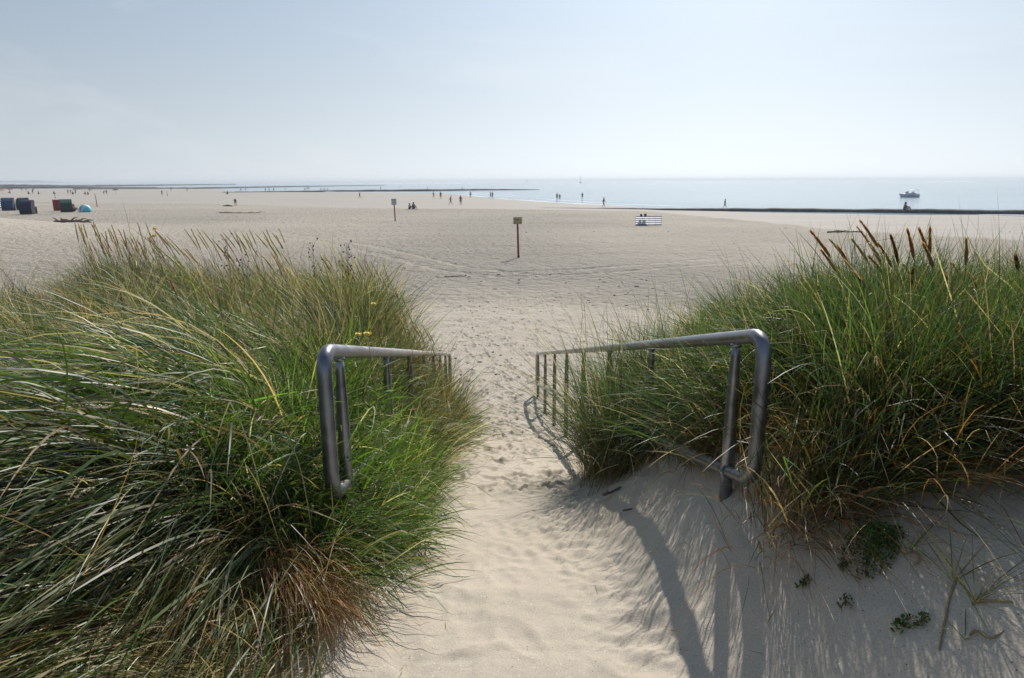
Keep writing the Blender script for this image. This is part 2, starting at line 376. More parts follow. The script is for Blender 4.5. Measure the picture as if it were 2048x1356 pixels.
tag(mb.build('sea', SEA), kind='structure')
# surf along the waterline: low rolls of broken water
FOAM = mat('foam', (.80, .83, .85), .7, var=.06, scale=2, bump=.05)
def surf(pts, w_, seed):
    mb = MB(); n = 140; P = [Vector(p) for p in pts]
    cum = [0]
    for a, b in zip(P, P[1:]): cum.append(cum[-1] + (b - a).length)
    rows = []
    for i in range(n + 1):
        s_ = cum[-1] * i / n
        x = np.interp(s_, cum, [p.x for p in P]); y = np.interp(s_, cum, [p.y for p in P])
        ww = w_ * (.35 + 1.2 * abs(float(fbm(s_ * .06 + seed, seed, 3)))) * min(1, 6 * min(i, n - i) / n + .02)
        off = w_ * 1.2 * float(vnoise(s_ * .04 + seed * 3, 2.2))
        rows.append([(x, y + off - ww, .012), (x, y + off - ww * .3, .03 + ww * .07), (x, y + off + ww * .4, .03 + ww * .05), (x, y + off + ww, .012)])
    mb.sheet(rows); return tag(mb.build('surf', FOAM), kind='structure')
def spx(L): return [at(x, y, 0) for x, y in L]
surf(spx([(900, 387.3), (1000, 397.6), (1130, 406.5), (1250, 412), (1290, 414.5)]), 1.5, 1)
surf(spx([(905, 385), (1010, 392.5), (1120, 400.5), (1240, 408.5), (1400, 413.5)]), .8, 2)
surf(spx([(925, 383.5), (990, 388), (1060, 392.5)]), 1.0, 6)
surf(spx([(1955, 429.3), (2010, 430), (2060, 431), (2300, 440)]), .9, 3)
surf(spx([(450, 383.2), (600, 383.5), (850, 384.5)]), 1.2, 4)
surf(spx([(1840, 364.2), (1960, 363.6)]), 5, 5)
surf(spx([(700, 367), (960, 366)]), 5, 8)

# sea air: pale haze over the whole beach
HZ = bpy.data.materials.new('haze'); HZ.use_nodes = True; n_ = HZ.node_tree; n_.nodes.remove(n_.nodes['Principled BSDF'])
pv = n_.nodes.new('ShaderNodeVolumePrincipled'); pv.inputs['Color'].default_value = (.86, .92, 1, 1); pv.inputs['Density'].default_value = .0003; pv.inputs['Anisotropy'].default_value = .25
n_.links.new(pv.outputs['Volume'], n_.nodes['Material Output'].inputs['Volume'])
tag(MB().box((0, 7900, 5.4), (33000, 16300, 16), None).build('haze', HZ), 'pale sea haze over the beach and water', 'haze', kind='stuff')
# ------------------------------------------------------------------ handrails
STEEL = mat('galvanised_steel', (.20, .21, .235), .36, metal=.9, scale=14, col2=(.33, .34, .36), bump=.0008)
WEATHERED = mat('weathered_steel', (.115, .115, .10), .6, metal=.35, scale=22, col2=(.21, .205, .175), bump=.002)
PALE = mat('worn_top', (.36, .35, .33), .5, metal=.55, scale=16, col2=(.50, .485, .455), bump=.001)
def steel_rail_material():
    # bright galvanising dulled by hands and salt towards the beach end: dirt has its own place along the rail
    m = bpy.data.materials.new('rail_steel'); m.use_nodes = True; nt = m.node_tree; N = nt.nodes; K = nt.links; b = N['Principled BSDF']
    g = N.new('ShaderNodeNewGeometry'); sx = N.new('ShaderNodeSeparateXYZ'); K.new(g.outputs['Position'], sx.inputs[0])
    mr = N.new('ShaderNodeMapRange'); mr.inputs[1].default_value = 3.2; mr.inputs[2].default_value = 6.5; K.new(sx.outputs['Y'], mr.inputs[0])
    n = N.new('ShaderNodeTexNoise'); n.inputs['Scale'].default_value = 16; n.inputs['Detail'].default_value = 7; K.new(g.outputs['Position'], n.inputs['Vector'])
    def rmp(a, c):
        r = N.new('ShaderNodeValToRGB'); r.color_ramp.elements[0].position = .35; r.color_ramp.elements[1].position = .68
        r.color_ramp.elements[0].color = (*a, 1); r.color_ramp.elements[1].color = (*c, 1); K.new(n.outputs['Fac'], r.inputs['Fac']); return r.outputs['Color']
    mx_ = N.new('ShaderNodeMix'); mx_.data_type = 'RGBA'; K.new(mr.outputs[0], mx_.inputs[0]); K.new(rmp((.16, .17, .20), (.27, .28, .31)), mx_.inputs[6]); K.new(rmp((.30, .28, .25), (.42, .40, .36)), mx_.inputs[7])
    n3 = N.new('ShaderNodeTexNoise'); n3.inputs['Scale'].default_value = 5; n3.inputs['Detail'].default_value = 8; n3.inputs['Roughness'].default_value = .7; K.new(g.outputs['Position'], n3.inputs['Vector'])
    r3 = N.new('ShaderNodeValToRGB'); r3.color_ramp.elements[0].position = .5; r3.color_ramp.elements[1].position = .68; r3.color_ramp.elements[1].color = (.6, .6, .6, 1); K.new(n3.outputs['Fac'], r3.inputs['Fac'])
    m5 = N.new('ShaderNodeMix'); m5.data_type = 'RGBA'; K.new(r3.outputs['Color'], m5.inputs[0]); K.new(mx_.outputs[2], m5.inputs[6]); m5.inputs[7].default_value = (.17, .12, .095, 1)
    K.new(m5.outputs[2], b.inputs['Base Color'])
    m2 = N.new('ShaderNodeMapRange'); m2.inputs[1].default_value = 3.2; m2.inputs[2].default_value = 6.5; m2.inputs[3].default_value = .9; m2.inputs[4].default_value = .25; K.new(sx.outputs['Y'], m2.inputs[0]); K.new(m2.outputs[0], b.inputs['Metallic'])
    m4 = N.new('ShaderNodeMapRange'); m4.inputs[1].default_value = .3; m4.inputs[2].default_value = .7; m4.inputs[3].default_value = .30; m4.inputs[4].default_value = .5; K.new(n.outputs['Fac'], m4.inputs[0]); K.new(m4.outputs[0], b.inputs['Roughness'])
    bn = N.new('ShaderNodeBump'); bn.inputs['Distance'].default_value = .0012; K.new(n.outputs['Fac'], bn.inputs['Height']); K.new(bn.outputs['Normal'], b.inputs['Normal'])
    return m
RAIL = steel_rail_material()
def railX(Y, side): return (-.60 - .047 * Y) if side < 0 else (1.075 - .047 * Y)
def railZ(Y, side): return CAMZ - ((.655 if side < 0 else .60) + (.2585 if side < 0 else .264) * (Y - 2.6))
POSTY = [2.78, 4.15, 5.5, 6.88, 8.25, 9.6, 11.0, 12.38]
def arc_pts(corner, d0, d1, r, n=7):      # rounded corner between directions d0 (in) and d1 (out)
    a = corner - d0 * r; b = corner + d1 * r
    return [a * (1 - t) ** 2 + corner * 2 * t * (1 - t) + b * t * t for t in [i / (n - 1) for i in range(n)]]
def rail(side, label):
    y0, y1 = 2.50, 12.66
    root = empty('handrail', (railX(7.5, side), 7.5, gz(railX(7.5, side), 7.5)))
    Minv = Matrix.Translation(root.location).inverted()
    P = lambda Y, dz=0: Minv @ Vector((railX(Y, side), Y, railZ(Y, side) + dz))
    dr = (P(y1) - P(y0)).normalized(); dn = Vector((0, 0, -1)); H = .60; r = .115
    A, B, C_, D_ = P(y0), P(y1), P(y1, -H), P(y0, -H)
    t1 = arc_pts(B, dr, dn, r); t2 = arc_pts(C_, dn, -dr, r); t3 = arc_pts(D_, -dr, -dn, r); t4 = arc_pts(A, -dn, dr, r)
    rr_ = .029
    top = [t4[-1]] + [P(y) for y in np.linspace(3, 12.3, 12)] + [t1[0]]
    MB().tube(top, rr_, 20, False).build('top_rail', RAIL, root)
    MB().tube(t1 + t2, rr_, 20, False).build('end_bend', RAIL, root)
    MB().tube(t3 + t4, rr_, 20, False).build('end_bend', RAIL, root)
    low = [t2[-1]] + [P(y, -H) for y in np.linspace(12.3, 3, 12)] + [t3[0]]
    MB().tube(low, rr_ * .93, 20, False).build('lower_rail', RAIL, root)
    for i, y in enumerate(POSTY):
        x = railX(y, side); zt = railZ(y, side) - .02
        zb = min(gz(x, y) - .12, zt - .9)
        q = [(x, y, zb), (x, y, zt - .42), (x, y, zt - .2), (x, y, zt - .06), (x, y, zt)]
        q = [Minv @ Vector(v) for v in q]
        p_ = MB().tube(q, [.027, .027, .025, .019, .017], 16).build('post', STEEL if y < 4.5 else WEATHERED, root)
        if y < 7: MB().tube([q[-1] - Vector((0, 0, .022)), q[-1] - Vector((0, 0, .012)), q[-1] - Vector((0, 0, .002))], [.018, .0235, .021], 14).build('weld', STEEL, p_)
        for dz in (-H,):
            c = Minv @ Vector((x, y, railZ(y, side) + dz))
            if i in (0, 1, 2): MB().tube([c - dr * .028, c + dr * .028], [.0335, .0335], 18).build('collar', STEEL, p_)
    tag(root, label, 'handrail', 'sloping tube handrails either side of the sand path')
    return root
rail(-1, 'grey tube handrail along the left edge of the sand path with grass growing through it')
rail(1, 'grey tube handrail right of the path, its far posts standing clear in sand')

# ------------------------------------------------------------------ signs
REDWOOD = mat('red_painted_wood', (.20, .035, .04), .6, scale=20, col2=(.30, .06, .06))
DARKW = mat('dark_wood', (.06, .05, .045), .8)
YB = mat('yellowed_board', (.40, .36, .20), .5, col2=(.46, .42, .25)); WB = mat('white_board', (.52, .52, .53), .5, col2=(.58, .58, .6))
INK = mat('dark_print', (.09, .07, .05), .6); BLUEINK = mat('blue_print', (.16, .19, .36), .6)
def sign(px, py, h, bw, bh, lean, bmat, yellow, label):
    g = hit(px, py); root = empty('beach_sign', g, R(6 if yellow else -5))
    root.rotation_euler.y = lean
    MB().tube([(0, 0, -.3), (0, 0, h * .55), (0, 0, h - .1)], [.062, .06, .055] if yellow else [.066, .062, .06], 14).build('post', REDWOOD, root)
    MB().tube([(0, 0, -.02), (0, 0, .12)], .068, 14).build('post_foot', DARKW, root)
    bd = MB().box((0, -.075, h - bh / 2), (bw, .024, bh), bev=.006).build('board', bmat, root)
    fr = MB()
    for x, z, sx_, sz in ((0, h - .02, bw - .01, .03), (0, h - bh + .02, bw - .01, .03), (-bw / 2 + .02, h - bh / 2, .03, bh - .07), (bw / 2 - .02, h - bh / 2, .03, bh - .07)):
        fr.box((x, -.088, z), (sx_, .012, sz))
    fr.build('frame', mat('board_edge', (.25, .24, .12) if yellow else (.34, .34, .35), .6), root)
    t = MB(); rg = random.Random(int(px))
    if yellow:
        for i, z in enumerate((.09, .17, .25, .33)):
            n = 3; x = -bw * .38
            while x < bw * .36:
                w_ = rg.uniform(.03, .09); t.box((x + w_ / 2, -.09, h - z - .04), (w_, .006, .03 if i else .045)); x += w_ + .022
        t.build('lettering', INK, root)
    else:
        t.box((0, -.09, h - bh * .62), (bw * .72, .006, .055)); t.build('blue_band', BLUEINK, root)
        u = MB()
        pts = [(bw * .30 * math.cos(a), -.092, h - bh * .27 + .085 * math.sin(a)) for a in np.linspace(0, 2 * math.pi, 17)]
        u.tube(pts, .014, 6); u.tube([(-.14, -.092, h - .10), (.14, -.092, h - bh * .42)], .013, 6)
        for x in (-.12, -.04, .04, .12): u.box((x, -.09, h - bh * .84), (.055, .006, .025))
        u.build('symbol', INK, root)
    tag(root, label, 'sign', 'notice boards on red posts'); return root
sign(1037, 515, 2.34, .50, .40, R(-1.6), YB, True, 'yellowish notice board on a slightly leaning red post, the nearer of the two beach signs')
sign(790.5, 442, 2.45, .58, .68, R(-1.2), WB, False, 'white notice board with a symbol and blue band on a red post, farther beach sign')

# ------------------------------------------------------------------ striped windbreak on the open beach
NAVY = mat('navy_cloth', (.035, .045, .11), .85); WHITE = mat('white_cloth', (.80, .82, .86), .85, var=.03)
for m_ in (NAVY, WHITE):
    b_ = m_.node_tree.nodes['Principled BSDF']; t_ = m_.node_tree.nodes.new('ShaderNodeBsdfTranslucent'); ms_ = m_.node_tree.nodes.new('ShaderNodeMixShader'); ms_.inputs[0].default_value = .62
    m_.node_tree.links.new(b_.inputs['Base Color'].links[0].from_socket, t_.inputs['Color']); m_.node_tree.links.new(b_.outputs[0], ms_.inputs[1]); m_.node_tree.links.new(t_.outputs[0], ms_.inputs[2]); m_.node_tree.links.new(ms_.outputs[0], m_.node_tree.nodes['Material Output'].inputs['Surface']); POLE = mat('pale_wood_pole', (.42, .33, .22), .7)
def stripes(name, root, pts, h, ns, c0, c1, sag=.02):
    """cloth windbreak of alternating level stripes: ONE panel mesh with two materials"""
    bm = bmesh.new(); n = len(pts); rows = []
    for j in range(ns + 1):
        z = .03 + (h - .03) * (j + (.16 if (j % 2 == 0 and 0 < j < ns and ns > 2) else 0) - (.0)) / ns - ((.10 * (h - .03) / ns) if (j % 2 == 1 and ns > 2) else 0)
        rows.append([[bm.verts.new((p[0], p[1] + s_ * .006, z - sag * math.sin(math.pi * (i % 6) / 6) * (j / ns))) for i, p in enumerate(pts)] for s_ in (0,)])
    for j in range(ns):
        for s_ in (0,):
            for i in range(n - 1):
                f = bm.faces.new((rows[j][s_][i], rows[j][s_][i + 1], rows[j + 1][s_][i + 1], rows[j + 1][s_][i])); f.material_index = j % 2
    bmesh.ops.recalc_face_normals(bm, faces=bm.faces[:])
    me = bpy.data.meshes.new(name); bm.to_mesh(me); bm.free(); me.materials.append(c0); me.materials.append(c1)
    o = bpy.data.objects.new(name, me); COL.objects.link(o); o.parent = root; return o
g = hit(1298, 451); wb = empty('windbreak', g)
pts = [(-1.28 + 2.56 * i / 24, .30 * (1 - ((i - 12) / 12) ** 2) * -1 + .25, 0) for i in range(25)]
stripes('cloth', wb, pts, .93, 9, NAVY, WHITE)
for i in (0, 6, 12, 18, 24):
    MB().tube([(pts[i][0], pts[i][1] + .03, -.25), (pts[i][0], pts[i][1] + .03, 1.0)], .014, 8).build('pole', POLE, wb)
tag(wb, 'navy and white striped windbreak standing alone on the open sand right of the signs', 'windbreak')

# ------------------------------------------------------------------ people
def skin_mesh(name, V_, E_, rad, sub=1):
    bm = bmesh.new(); lay = bm.verts.layers.skin.verify()
    vs = [bm.verts.new(v) for v in V_]
    for v, r_ in zip(vs, rad): v[lay].radius = (r_, r_) if not hasattr(r_, '__len__') else r_
    vs[0][lay].use_root = True
    for a, b in E_: bm.edges.new((vs[a], vs[b]))
    me = bpy.data.meshes.new(name); bm.to_mesh(me); bm.free()
    o = bpy.data.objects.new(name, me); COL.objects.link(o)
    o.modifiers.new('s', 'SKIN').use_smooth_shade = True; m = o.modifiers.new('ss', 'SUBSURF'); m.levels = sub; m.render_levels = sub
    dg = bpy.context.evaluated_depsgraph_get(); me2 = bpy.data.meshes.new_from_object(o.evaluated_get(dg)); me2.name = name
    bpy.data.objects.remove(o); bpy.data.meshes.remove(me); return me2
def chain(J, names, T, base):
    pass
POSES = {
 'stand': dict(pelvis=(0, 0, .93), chest=(0, .01, 1.28), neck=(0, .01, 1.47), head=(0, -.01, 1.60), top=(0, -.01, 1.69),
   sh=(.17, 1.40), hipx=.095, knee=((-.10, -.02, .50), (.10, -.02, .50)), ank=((-.10, .02, .08), (.11, .02, .08)), toe=((-.12, -.14, .03), (.13, -.14, .03)),
   el=((-.25, .02, 1.12), (.25, .02, 1.12)), wr=((-.25, -.06, .87), (.25, -.06, .87))),
 'walk': dict(pelvis=(0, 0, .91), chest=(0, -.03, 1.26), neck=(0, -.04, 1.45), head=(0, -.07, 1.58), top=(0, -.07, 1.67),
   sh=(.17, 1.38), hipx=.09, knee=((-.10, -.17, .52), (.10, .05, .49)), ank=((-.10, -.28, .10), (.10, .30, .14)), toe=((-.11, -.43, .06), (.11, .20, .03)),
   el=((-.24, .14, 1.12), (.24, -.10, 1.12)), wr=((-.24, .16, .90), (.24, -.28, .98))),
 'stride': dict(pelvis=(0, 0, .90), chest=(0, -.06, 1.24), neck=(0, -.09, 1.43), head=(0, -.13, 1.55), top=(0, -.13, 1.64),
   sh=(.17, 1.37), hipx=.09, knee=((-.10, .06, .49), (.10, -.20, .54)), ank=((-.10, .34, .16), (.10, -.34, .10)), toe=((-.10, .26, .03), (.10, -.49, .07)),
   el=((-.25, -.08, 1.10), (.25, .15, 1.13)), wr=((-.24, -.27, .97), (.25, .20, .90))),
 'sit': dict(pelvis=(0, .05, .10), chest=(0, .02, .46), neck=(0, -.02, .64), head=(0, -.06, .76), top=(0, -.06, .85),
   sh=(.17, .57), hipx=.10, knee=((-.16, -.36, .42), (.16, -.36, .42)), ank=((-.14, -.62, .08), (.14, -.62, .08)), toe=((-.15, -.78, .03), (.15, -.78, .03)),
   el=((-.25, -.14, .40), (.25, -.14, .40)), wr=((-.12, -.38, .45), (.12, -.38, .45))),
 'stoop': dict(pelvis=(0, .08, .88), chest=(0, -.18, 1.12), neck=(0, -.33, 1.20), head=(0, -.45, 1.22), top=(0, -.54, 1.22),
   sh=(.17, 1.15), hipx=.10, knee=((-.11, -.05, .50), (.11, -.05, .50)), ank=((-.11, .03, .08), (.11, .03, .08)), toe=((-.12, -.13, .03), (.12, -.13, .03)),
   el=((-.22, -.32, .92), (.22, -.32, .92)), wr=((-.16, -.40, .68), (.16, -.40, .68))),
}
def person_meshes(key):
    p = POSES[key]; ch = Vector(p['chest']); nk = Vector(p['neck']); pe = Vector(p['pelvis']); hd = Vector(p['head'])
    V_ = [pe, pe.lerp(ch, .5), ch, nk, hd, Vector(p['top']), hd + Vector((0, -.105, -.015))]
    r_ = [(.145, .11), (.125, .10), (.155, .11), .055, (.085, .10), .062, .018]
    E_ = [(0, 1), (1, 2), (2, 3), (3, 4), (4, 5), (4, 6)]
    for s_, k in ((-1, 0), (1, 1)):
        sh = ch.lerp(nk, .62) + Vector((s_ * p['sh'][0], 0, 0)); el = Vector(p['el'][k]); wr = Vector(p['wr'][k])
        b = len(V_); d = (wr - el).normalized()
        V_ += [sh, el, wr, wr + d * .07, wr + d * .15]; r_ += [.052, .042, .03, (.042, .022), (.022, .014)]
        E_ += [(2, b), (b, b + 1), (b + 1, b + 2), (b + 2, b + 3), (b + 3, b + 4)]
        b = len(V_)
        V_ += [pe + Vector((s_ * p['hipx'], 0, -.06)), Vector(p['knee'][k]), Vector(p['knee'][k]).lerp(Vector(p['ank'][k]), .35), Vector(p['ank'][k]), Vector(p['toe'][k])]
        r_ += [.092, .058, .056, .036, .030]; E_ += [(0, b), (b, b + 1), (b + 1, b + 2), (b + 2, b + 3), (b + 3, b + 4)]
    body = skin_mesh('body', V_, E_, r_)
    # shirt: torso and upper arms a little larger than the body
    V2 = [pe + (ch - pe) * .12, pe.lerp(ch, .5), ch, ch.lerp(nk, .75)]; r2 = [(.165, .135), (.145, .122), (.172, .13), .075]; E2 = [(0, 1), (1, 2), (2, 3)]
    for s_, k in ((-1, 0), (1, 1)):
        sh = ch.lerp(nk, .62) + Vector((s_ * p['sh'][0], 0, 0)); b = len(V2)
        V2 += [sh, sh.lerp(Vector(p['el'][k]), .7)]; r2 += [.068, .06]; E2 += [(2, b), (b, b + 1)]
    shirt = skin_mesh('shirt', V2, E2, r2)
    V3 = [pe + (ch - pe) * .15, pe]; r3 = [(.155, .125), (.165, .135)]; E3 = [(0, 1)]
    for s_, k in ((-1, 0), (1, 1)):
        hp = pe + Vector((s_ * p['hipx'], 0, -.06)); b = len(V3); V3 += [hp, hp.lerp(Vector(p['knee'][k]), .75)]; r3 += [.108, .085]; E3 += [(1, b), (b, b + 1)]
    shorts = skin_mesh('shorts', V3, E3, r3)
    up_ = (Vector(p['top']) - hd).normalized()
    V4 = [hd + Vector((0, .03, 0)) + up_ * .03, hd + Vector((0, .025, 0)) + up_ * .085, hd + Vector((0, .055, -.05))]; hair = skin_mesh('hair', V4, [(0, 1), (0, 2)], [(.097, .088), .07, .07])
    return body, shirt, shorts, hair
PM = {k: person_meshes(k) for k in POSES}
SKIN = [mat('skin_fair', (.48, .30, .22), .6), mat('skin_tanned', (.30, .18, .12), .6)]
HAIR = [mat('hair_dark', (.035, .025, .02), .7), mat('hair_fair', (.30, .22, .12), .7), mat('hair_grey', (.32, .31, .30), .7)]
CL = {'black': (.02, .02, .024), 'navy': (.03, .04, .09), 'grey': (.14, .15, .17), 'pale blue': (.36, .42, .55), 'red': (.36, .05, .05), 'white': (.62, .62, .62), 'dark green': (.03, .06, .045), 'olive': (.10, .10, .06)}
CM = {k: mat('cloth_' + k.replace(' ', '_'), c, .85) for k, c in CL.items()}
def put(me, name, m, parent):
    if not me.materials: me.materials.append(m)
    o = bpy.data.objects.new(name, me); COL.objects.link(o); o.parent = parent
    o.material_slots[0].link = 'OBJECT'; o.material_slots[0].material = m; return o
def person(px, py, pose, shirt, shorts, label, rz=0, s=1.0, group=None, hair=0, z=None, wade=0, loc=None):
    g = loc or (hit(px, py) if z is None else at(px, py, z))
    if g.z < 0: g.z = 0
    root = empty('person', (g.x, g.y, g.z - wade), R(rz), s); b, sh, so, ha = PM[pose]
    put(b, 'body', SKIN[int(px) % 2], root)
    if shirt: put(sh, 'shirt', CM[shirt], root)
    put(so, 'shorts', CM[shorts], root); put(ha, 'hair', HAIR[hair], root)
    tag(root, label, 'person', group); return root
G1 = 'people walking on the wet flat sand'
P_ = [
 (901, 410, 'stride', 'black', 'black', 'person all in black walking on wet sand, left of the nearest walking pair', 100, 1.0, 'walking pair nearest the dry sand'),
 (921.5, 410.5, 'stand', 'navy', 'black', 'person in dark clothes walking upright, right of the nearest walking pair', 185, 1.02, 'walking pair nearest the dry sand'),
 (867, 396.5, 'walk', 'navy', 'grey', 'dark clothed walker with arms out, left of the pair farther back', 80, 1.0, G1),
 (881.5, 398, 'stand', 'black', 'navy', 'dark clothed walker standing tall, right of the pair farther back', 10, 1.03, G1),
 (941, 396, 'stand', 'grey', 'navy', 'person at the waters edge with reflection just under the second groyne', 0, 1.0, G1),
 (981, 397, 'walk', 'grey', 'grey', 'left one of two waders side by side in the shallow surf', 90, 1.05, 'two waders side by side'),
 (985, 397.5, 'stand', 'pale blue', 'grey', 'right one of two waders side by side in the shallow surf', 20, 1.05, 'two waders side by side'),
 (1114, 401, 'stand', 'grey', 'navy', 'slim person standing knee deep in the surf beside a bather', 15, 1.05, None),
 (1164.5, 399, 'stand', 'navy', 'black', 'lone bather standing in shallow sea between two people', 0, 1.0, None),
 (1207, 415, 'walk', 'black', 'black', 'person in black walking where the surf meets the nearest groyne', 60, 1.0, None),
 (1449, 417.5, 'walk', 'black', 'navy', 'person stepping along the nearest groyne, sea behind', 90, .95, None),
 (471.5, 412.5, 'stoop', 'dark green', 'dark green', 'person in dark green standing beside dark belongings on the left beach', 20, 1.0, None),
 (719.5, 397.5, 'stride', 'black', 'grey', 'lone striding person on the pale flat left of the white sign', 90, 1.0, None),
 (324.5, 391.5, 'stand', 'grey', 'navy', 'upright dark figure left of a thin pole on the left beach', 0, 1.0, None),
 (342.5, 382.3, 'stand', 'navy', 'navy', 'small dark figure at the far waterline above the thin pole', 0, 1.05, None),
 (374.5, 383.0, 'stand', 'grey', 'black', 'small dark figure at the far waterline, right of the thin pole', 0, 1.0, None),
 (482, 383.5, 'stand', 'black', 'navy', 'bather under the end of the far groyne, left of a pair', 0, 1.0, None),
 (491, 382.6, 'walk', 'red', 'navy', 'bather with a red top under the far groyne', 90, 1.0, None),
 (531, 383.6, 'stand', 'navy', 'navy', 'left of three bathers standing in the pool behind the second groyne', 0, 1.0, 'three bathers in the pool'),
 (538.5, 383.6, 'walk', 'black', 'grey', 'middle of three bathers standing in the pool behind the second groyne', 40, 1.0, 'three bathers in the pool'),
 (547.5, 383.6, 'stand', 'grey', 'black', 'right of three bathers standing in the pool behind the second groyne', 0, 1.0, 'three bathers in the pool'),
 (610, 382.6, 'stand', 'grey', 'navy', 'bather on the left of a huddle of three above the second groyne', 0, 1.0, 'huddle of bathers above the second groyne'),
 (614.5, 380.5, 'walk', 'navy', 'navy', 'bather in the middle of a huddle of three above the second groyne', 30, 1.0, 'huddle of bathers above the second groyne'),
 (618, 380.5, 'stand', 'black', 'black', 'bather on the right of a huddle of three above the second groyne', 0, 1.05, 'huddle of bathers above the second groyne'),
 (642, 382.6, 'stand', 'white', 'grey', 'pale bather, leftmost of three spaced out above the second groyne', 0, 1.0, 'three spaced bathers'),
 (649, 382.4, 'walk', 'grey', 'grey', 'middle of three spaced bathers above the second groyne', 0, .9, 'three spaced bathers'),
 (655.5, 382.0, 'stoop', 'navy', 'grey', 'rightmost of three spaced bathers, stooping above the second groyne', 0, 1.0, 'three spaced bathers'),
 (761.5, 380.2, 'stand', 'grey', 'navy', 'bather standing above the second groyne over the white sign', 0, 1.0, None),
 (136.5, 388.5, 'stand', 'grey', 'navy', 'left person of a group of three standing on the far left beach', 0, 1.0, 'three people on the far left beach'),
 (142, 388.5, 'walk', 'navy', 'grey', 'middle person of a group of three standing on the far left beach', 0, 1.0, 'three people on the far left beach'),
 (151.5, 388.5, 'stand', 'black', 'grey', 'right person of a group of three standing on the far left beach', 0, 1.0, 'three people on the far left beach'),
 (208, 389.5, 'stoop', 'navy', 'navy', 'left person of a standing pair on the left beach', 70, 1.0, 'standing pair on the left beach'),
 (213.5, 389, 'stand', 'grey', 'grey', 'right person of a standing pair on the left beach', 0, 1.0, 'standing pair on the left beach'),
 (66, 388, 'stand', 'black', 'navy', 'dark figure standing above the big green beach chair', 0, 1.0, None),
 (44, 382.5, 'stand', 'grey', 'grey', 'left distant figure by the water on the far left', 0, 1.0, 'distant figures on the far left'),
 (53, 382.3, 'walk', 'navy', 'grey', 'middle distant figure by the water on the far left', 0, 1.0, 'distant figures on the far left'),
 (67, 381.8, 'stand', 'grey', 'navy', 'right distant figure by the water on the far left', 0, 1.0, 'distant figures on the far left'),
 (179, 383.5, 'stand', 'grey', 'grey', 'left one of two distant figures at the left waterline', 0, 1.0, 'two distant figures at the left waterline'),
 (182.5, 383.5, 'stand', 'pale blue', 'grey', 'right one of two distant figures at the left waterline', 0, 1.0, 'two distant figures at the left waterline'),
]
for a in P_:
    person(a[0], a[1], a[2], a[3], a[4], a[5], a[6], a[7], a[8], hair=int(a[0]) % 3)
# swimmers and waders: only the upper body stands out of the water
for px, py, wd, lb in ((1119.5, 395.5, .75, 'bather waist deep right beside the slim person in the surf'), (800, 374.5, .95, 'bather far out in the water above the white sign'),
                       (855, 376.5, .95, 'bather far out in the water above the couple on the sand'), (924.5, 377.5, .8, 'bather just beyond the second groyne above the walking pair'), (570.5, 378.3, .9, 'bather between the two farther groynes')):
    person(px, py, 'stand', 'navy', 'navy', lb, 0, 1.05, None, z=0, wade=wd)
# seated people
sa = hit(819, 418)
person(818, 418, 'sit', 'pale blue', 'navy', 'person in pale blue sitting on a blanket, left of the seated couple', 60, 1.05, 'couple sitting on a dark blanket', loc=sa.copy())
sb = hit(827, 418)
person(827, 418, 'sit', 'navy', 'navy', 'person in navy sitting on a blanket, right of the seated couple', 160, 1.2, 'couple sitting on a dark blanket', loc=sb.copy())
BLACKC = mat('black_blanket', (.025, .022, .03), .9, bump=.02)
bl = MB(); rows = []
for i in range(9):
    rows.append([(-1.0 + 2.0 * j / 16, -.6 + 1.2 * i / 8, .012 + .02 * float(vnoise(i * 1.3, j * .9) + .5)) for j in range(17)])
bl.sheet(rows); b_ = bl.build('blanket', BLACKC); b_.location = hit(823, 418.5); tag(b_, 'black blanket spread on the sand under the seated couple', 'blanket')
person(0, 0, 'sit', 'navy', 'navy', 'dark haired person sitting behind the striped windbreak, left head of two', 170, 1.18, 'pair sitting behind the striped windbreak', loc=Vector((g.x - .70, g.y + .75, g.z)) if False else Vector((wb.location.x - .68, wb.location.y + .75, gz(wb.location.x - .68, wb.location.y + .75) + .04)))
person(1, 0, 'sit', 'black', 'black', 'dark haired person sitting behind the striped windbreak, right head of two', 190, 1.22, 'pair sitting behind the striped windbreak', loc=Vector((wb.location.x - .26, wb.location.y + .7, gz(wb.location.x - .3, wb.location.y + .7) + .04)))
person(1809, 421.5, 'sit', 'olive', 'grey', 'person crouched on the nearest groyne below the motorboat', 90, 1.35, None, loc=at(1809, 421.5, .5), hair=0)
person(147, 423, 'sit', 'red', 'navy', 'person in red sitting between the green beach chair and the striped beach shelter', 90, 1.25, None, loc=hit(148, 423))
SEAT_GRP = 'people resting on the far left beach'
for i, (px, py, c, lb) in enumerate(((171, 389, 'grey', 'low figure resting left of the standing pair, first of three'), (176, 389.5, 'navy', 'low figure resting left of the standing pair, middle of three'), (57, 388.3, 'grey', 'low figure resting above the navy beach chair, left one'),
                              (77, 388.5, 'navy', 'low figure resting above the gap between beach chairs'), (108, 388.2, 'black', 'low figure resting above the red windbreak'), (146, 388.8, 'navy', 'low figure sitting beside the standing three on the far left'), (455.5, 388.5, 'navy', 'figure sitting at the end of the second groyne on the sand'), (20, 386.5, 'red', 'figure in red resting above the blue beach chair'))):
    person(px, py, 'sit', c, 'navy', lb, 40 * i, 1.2, SEAT_GRP)

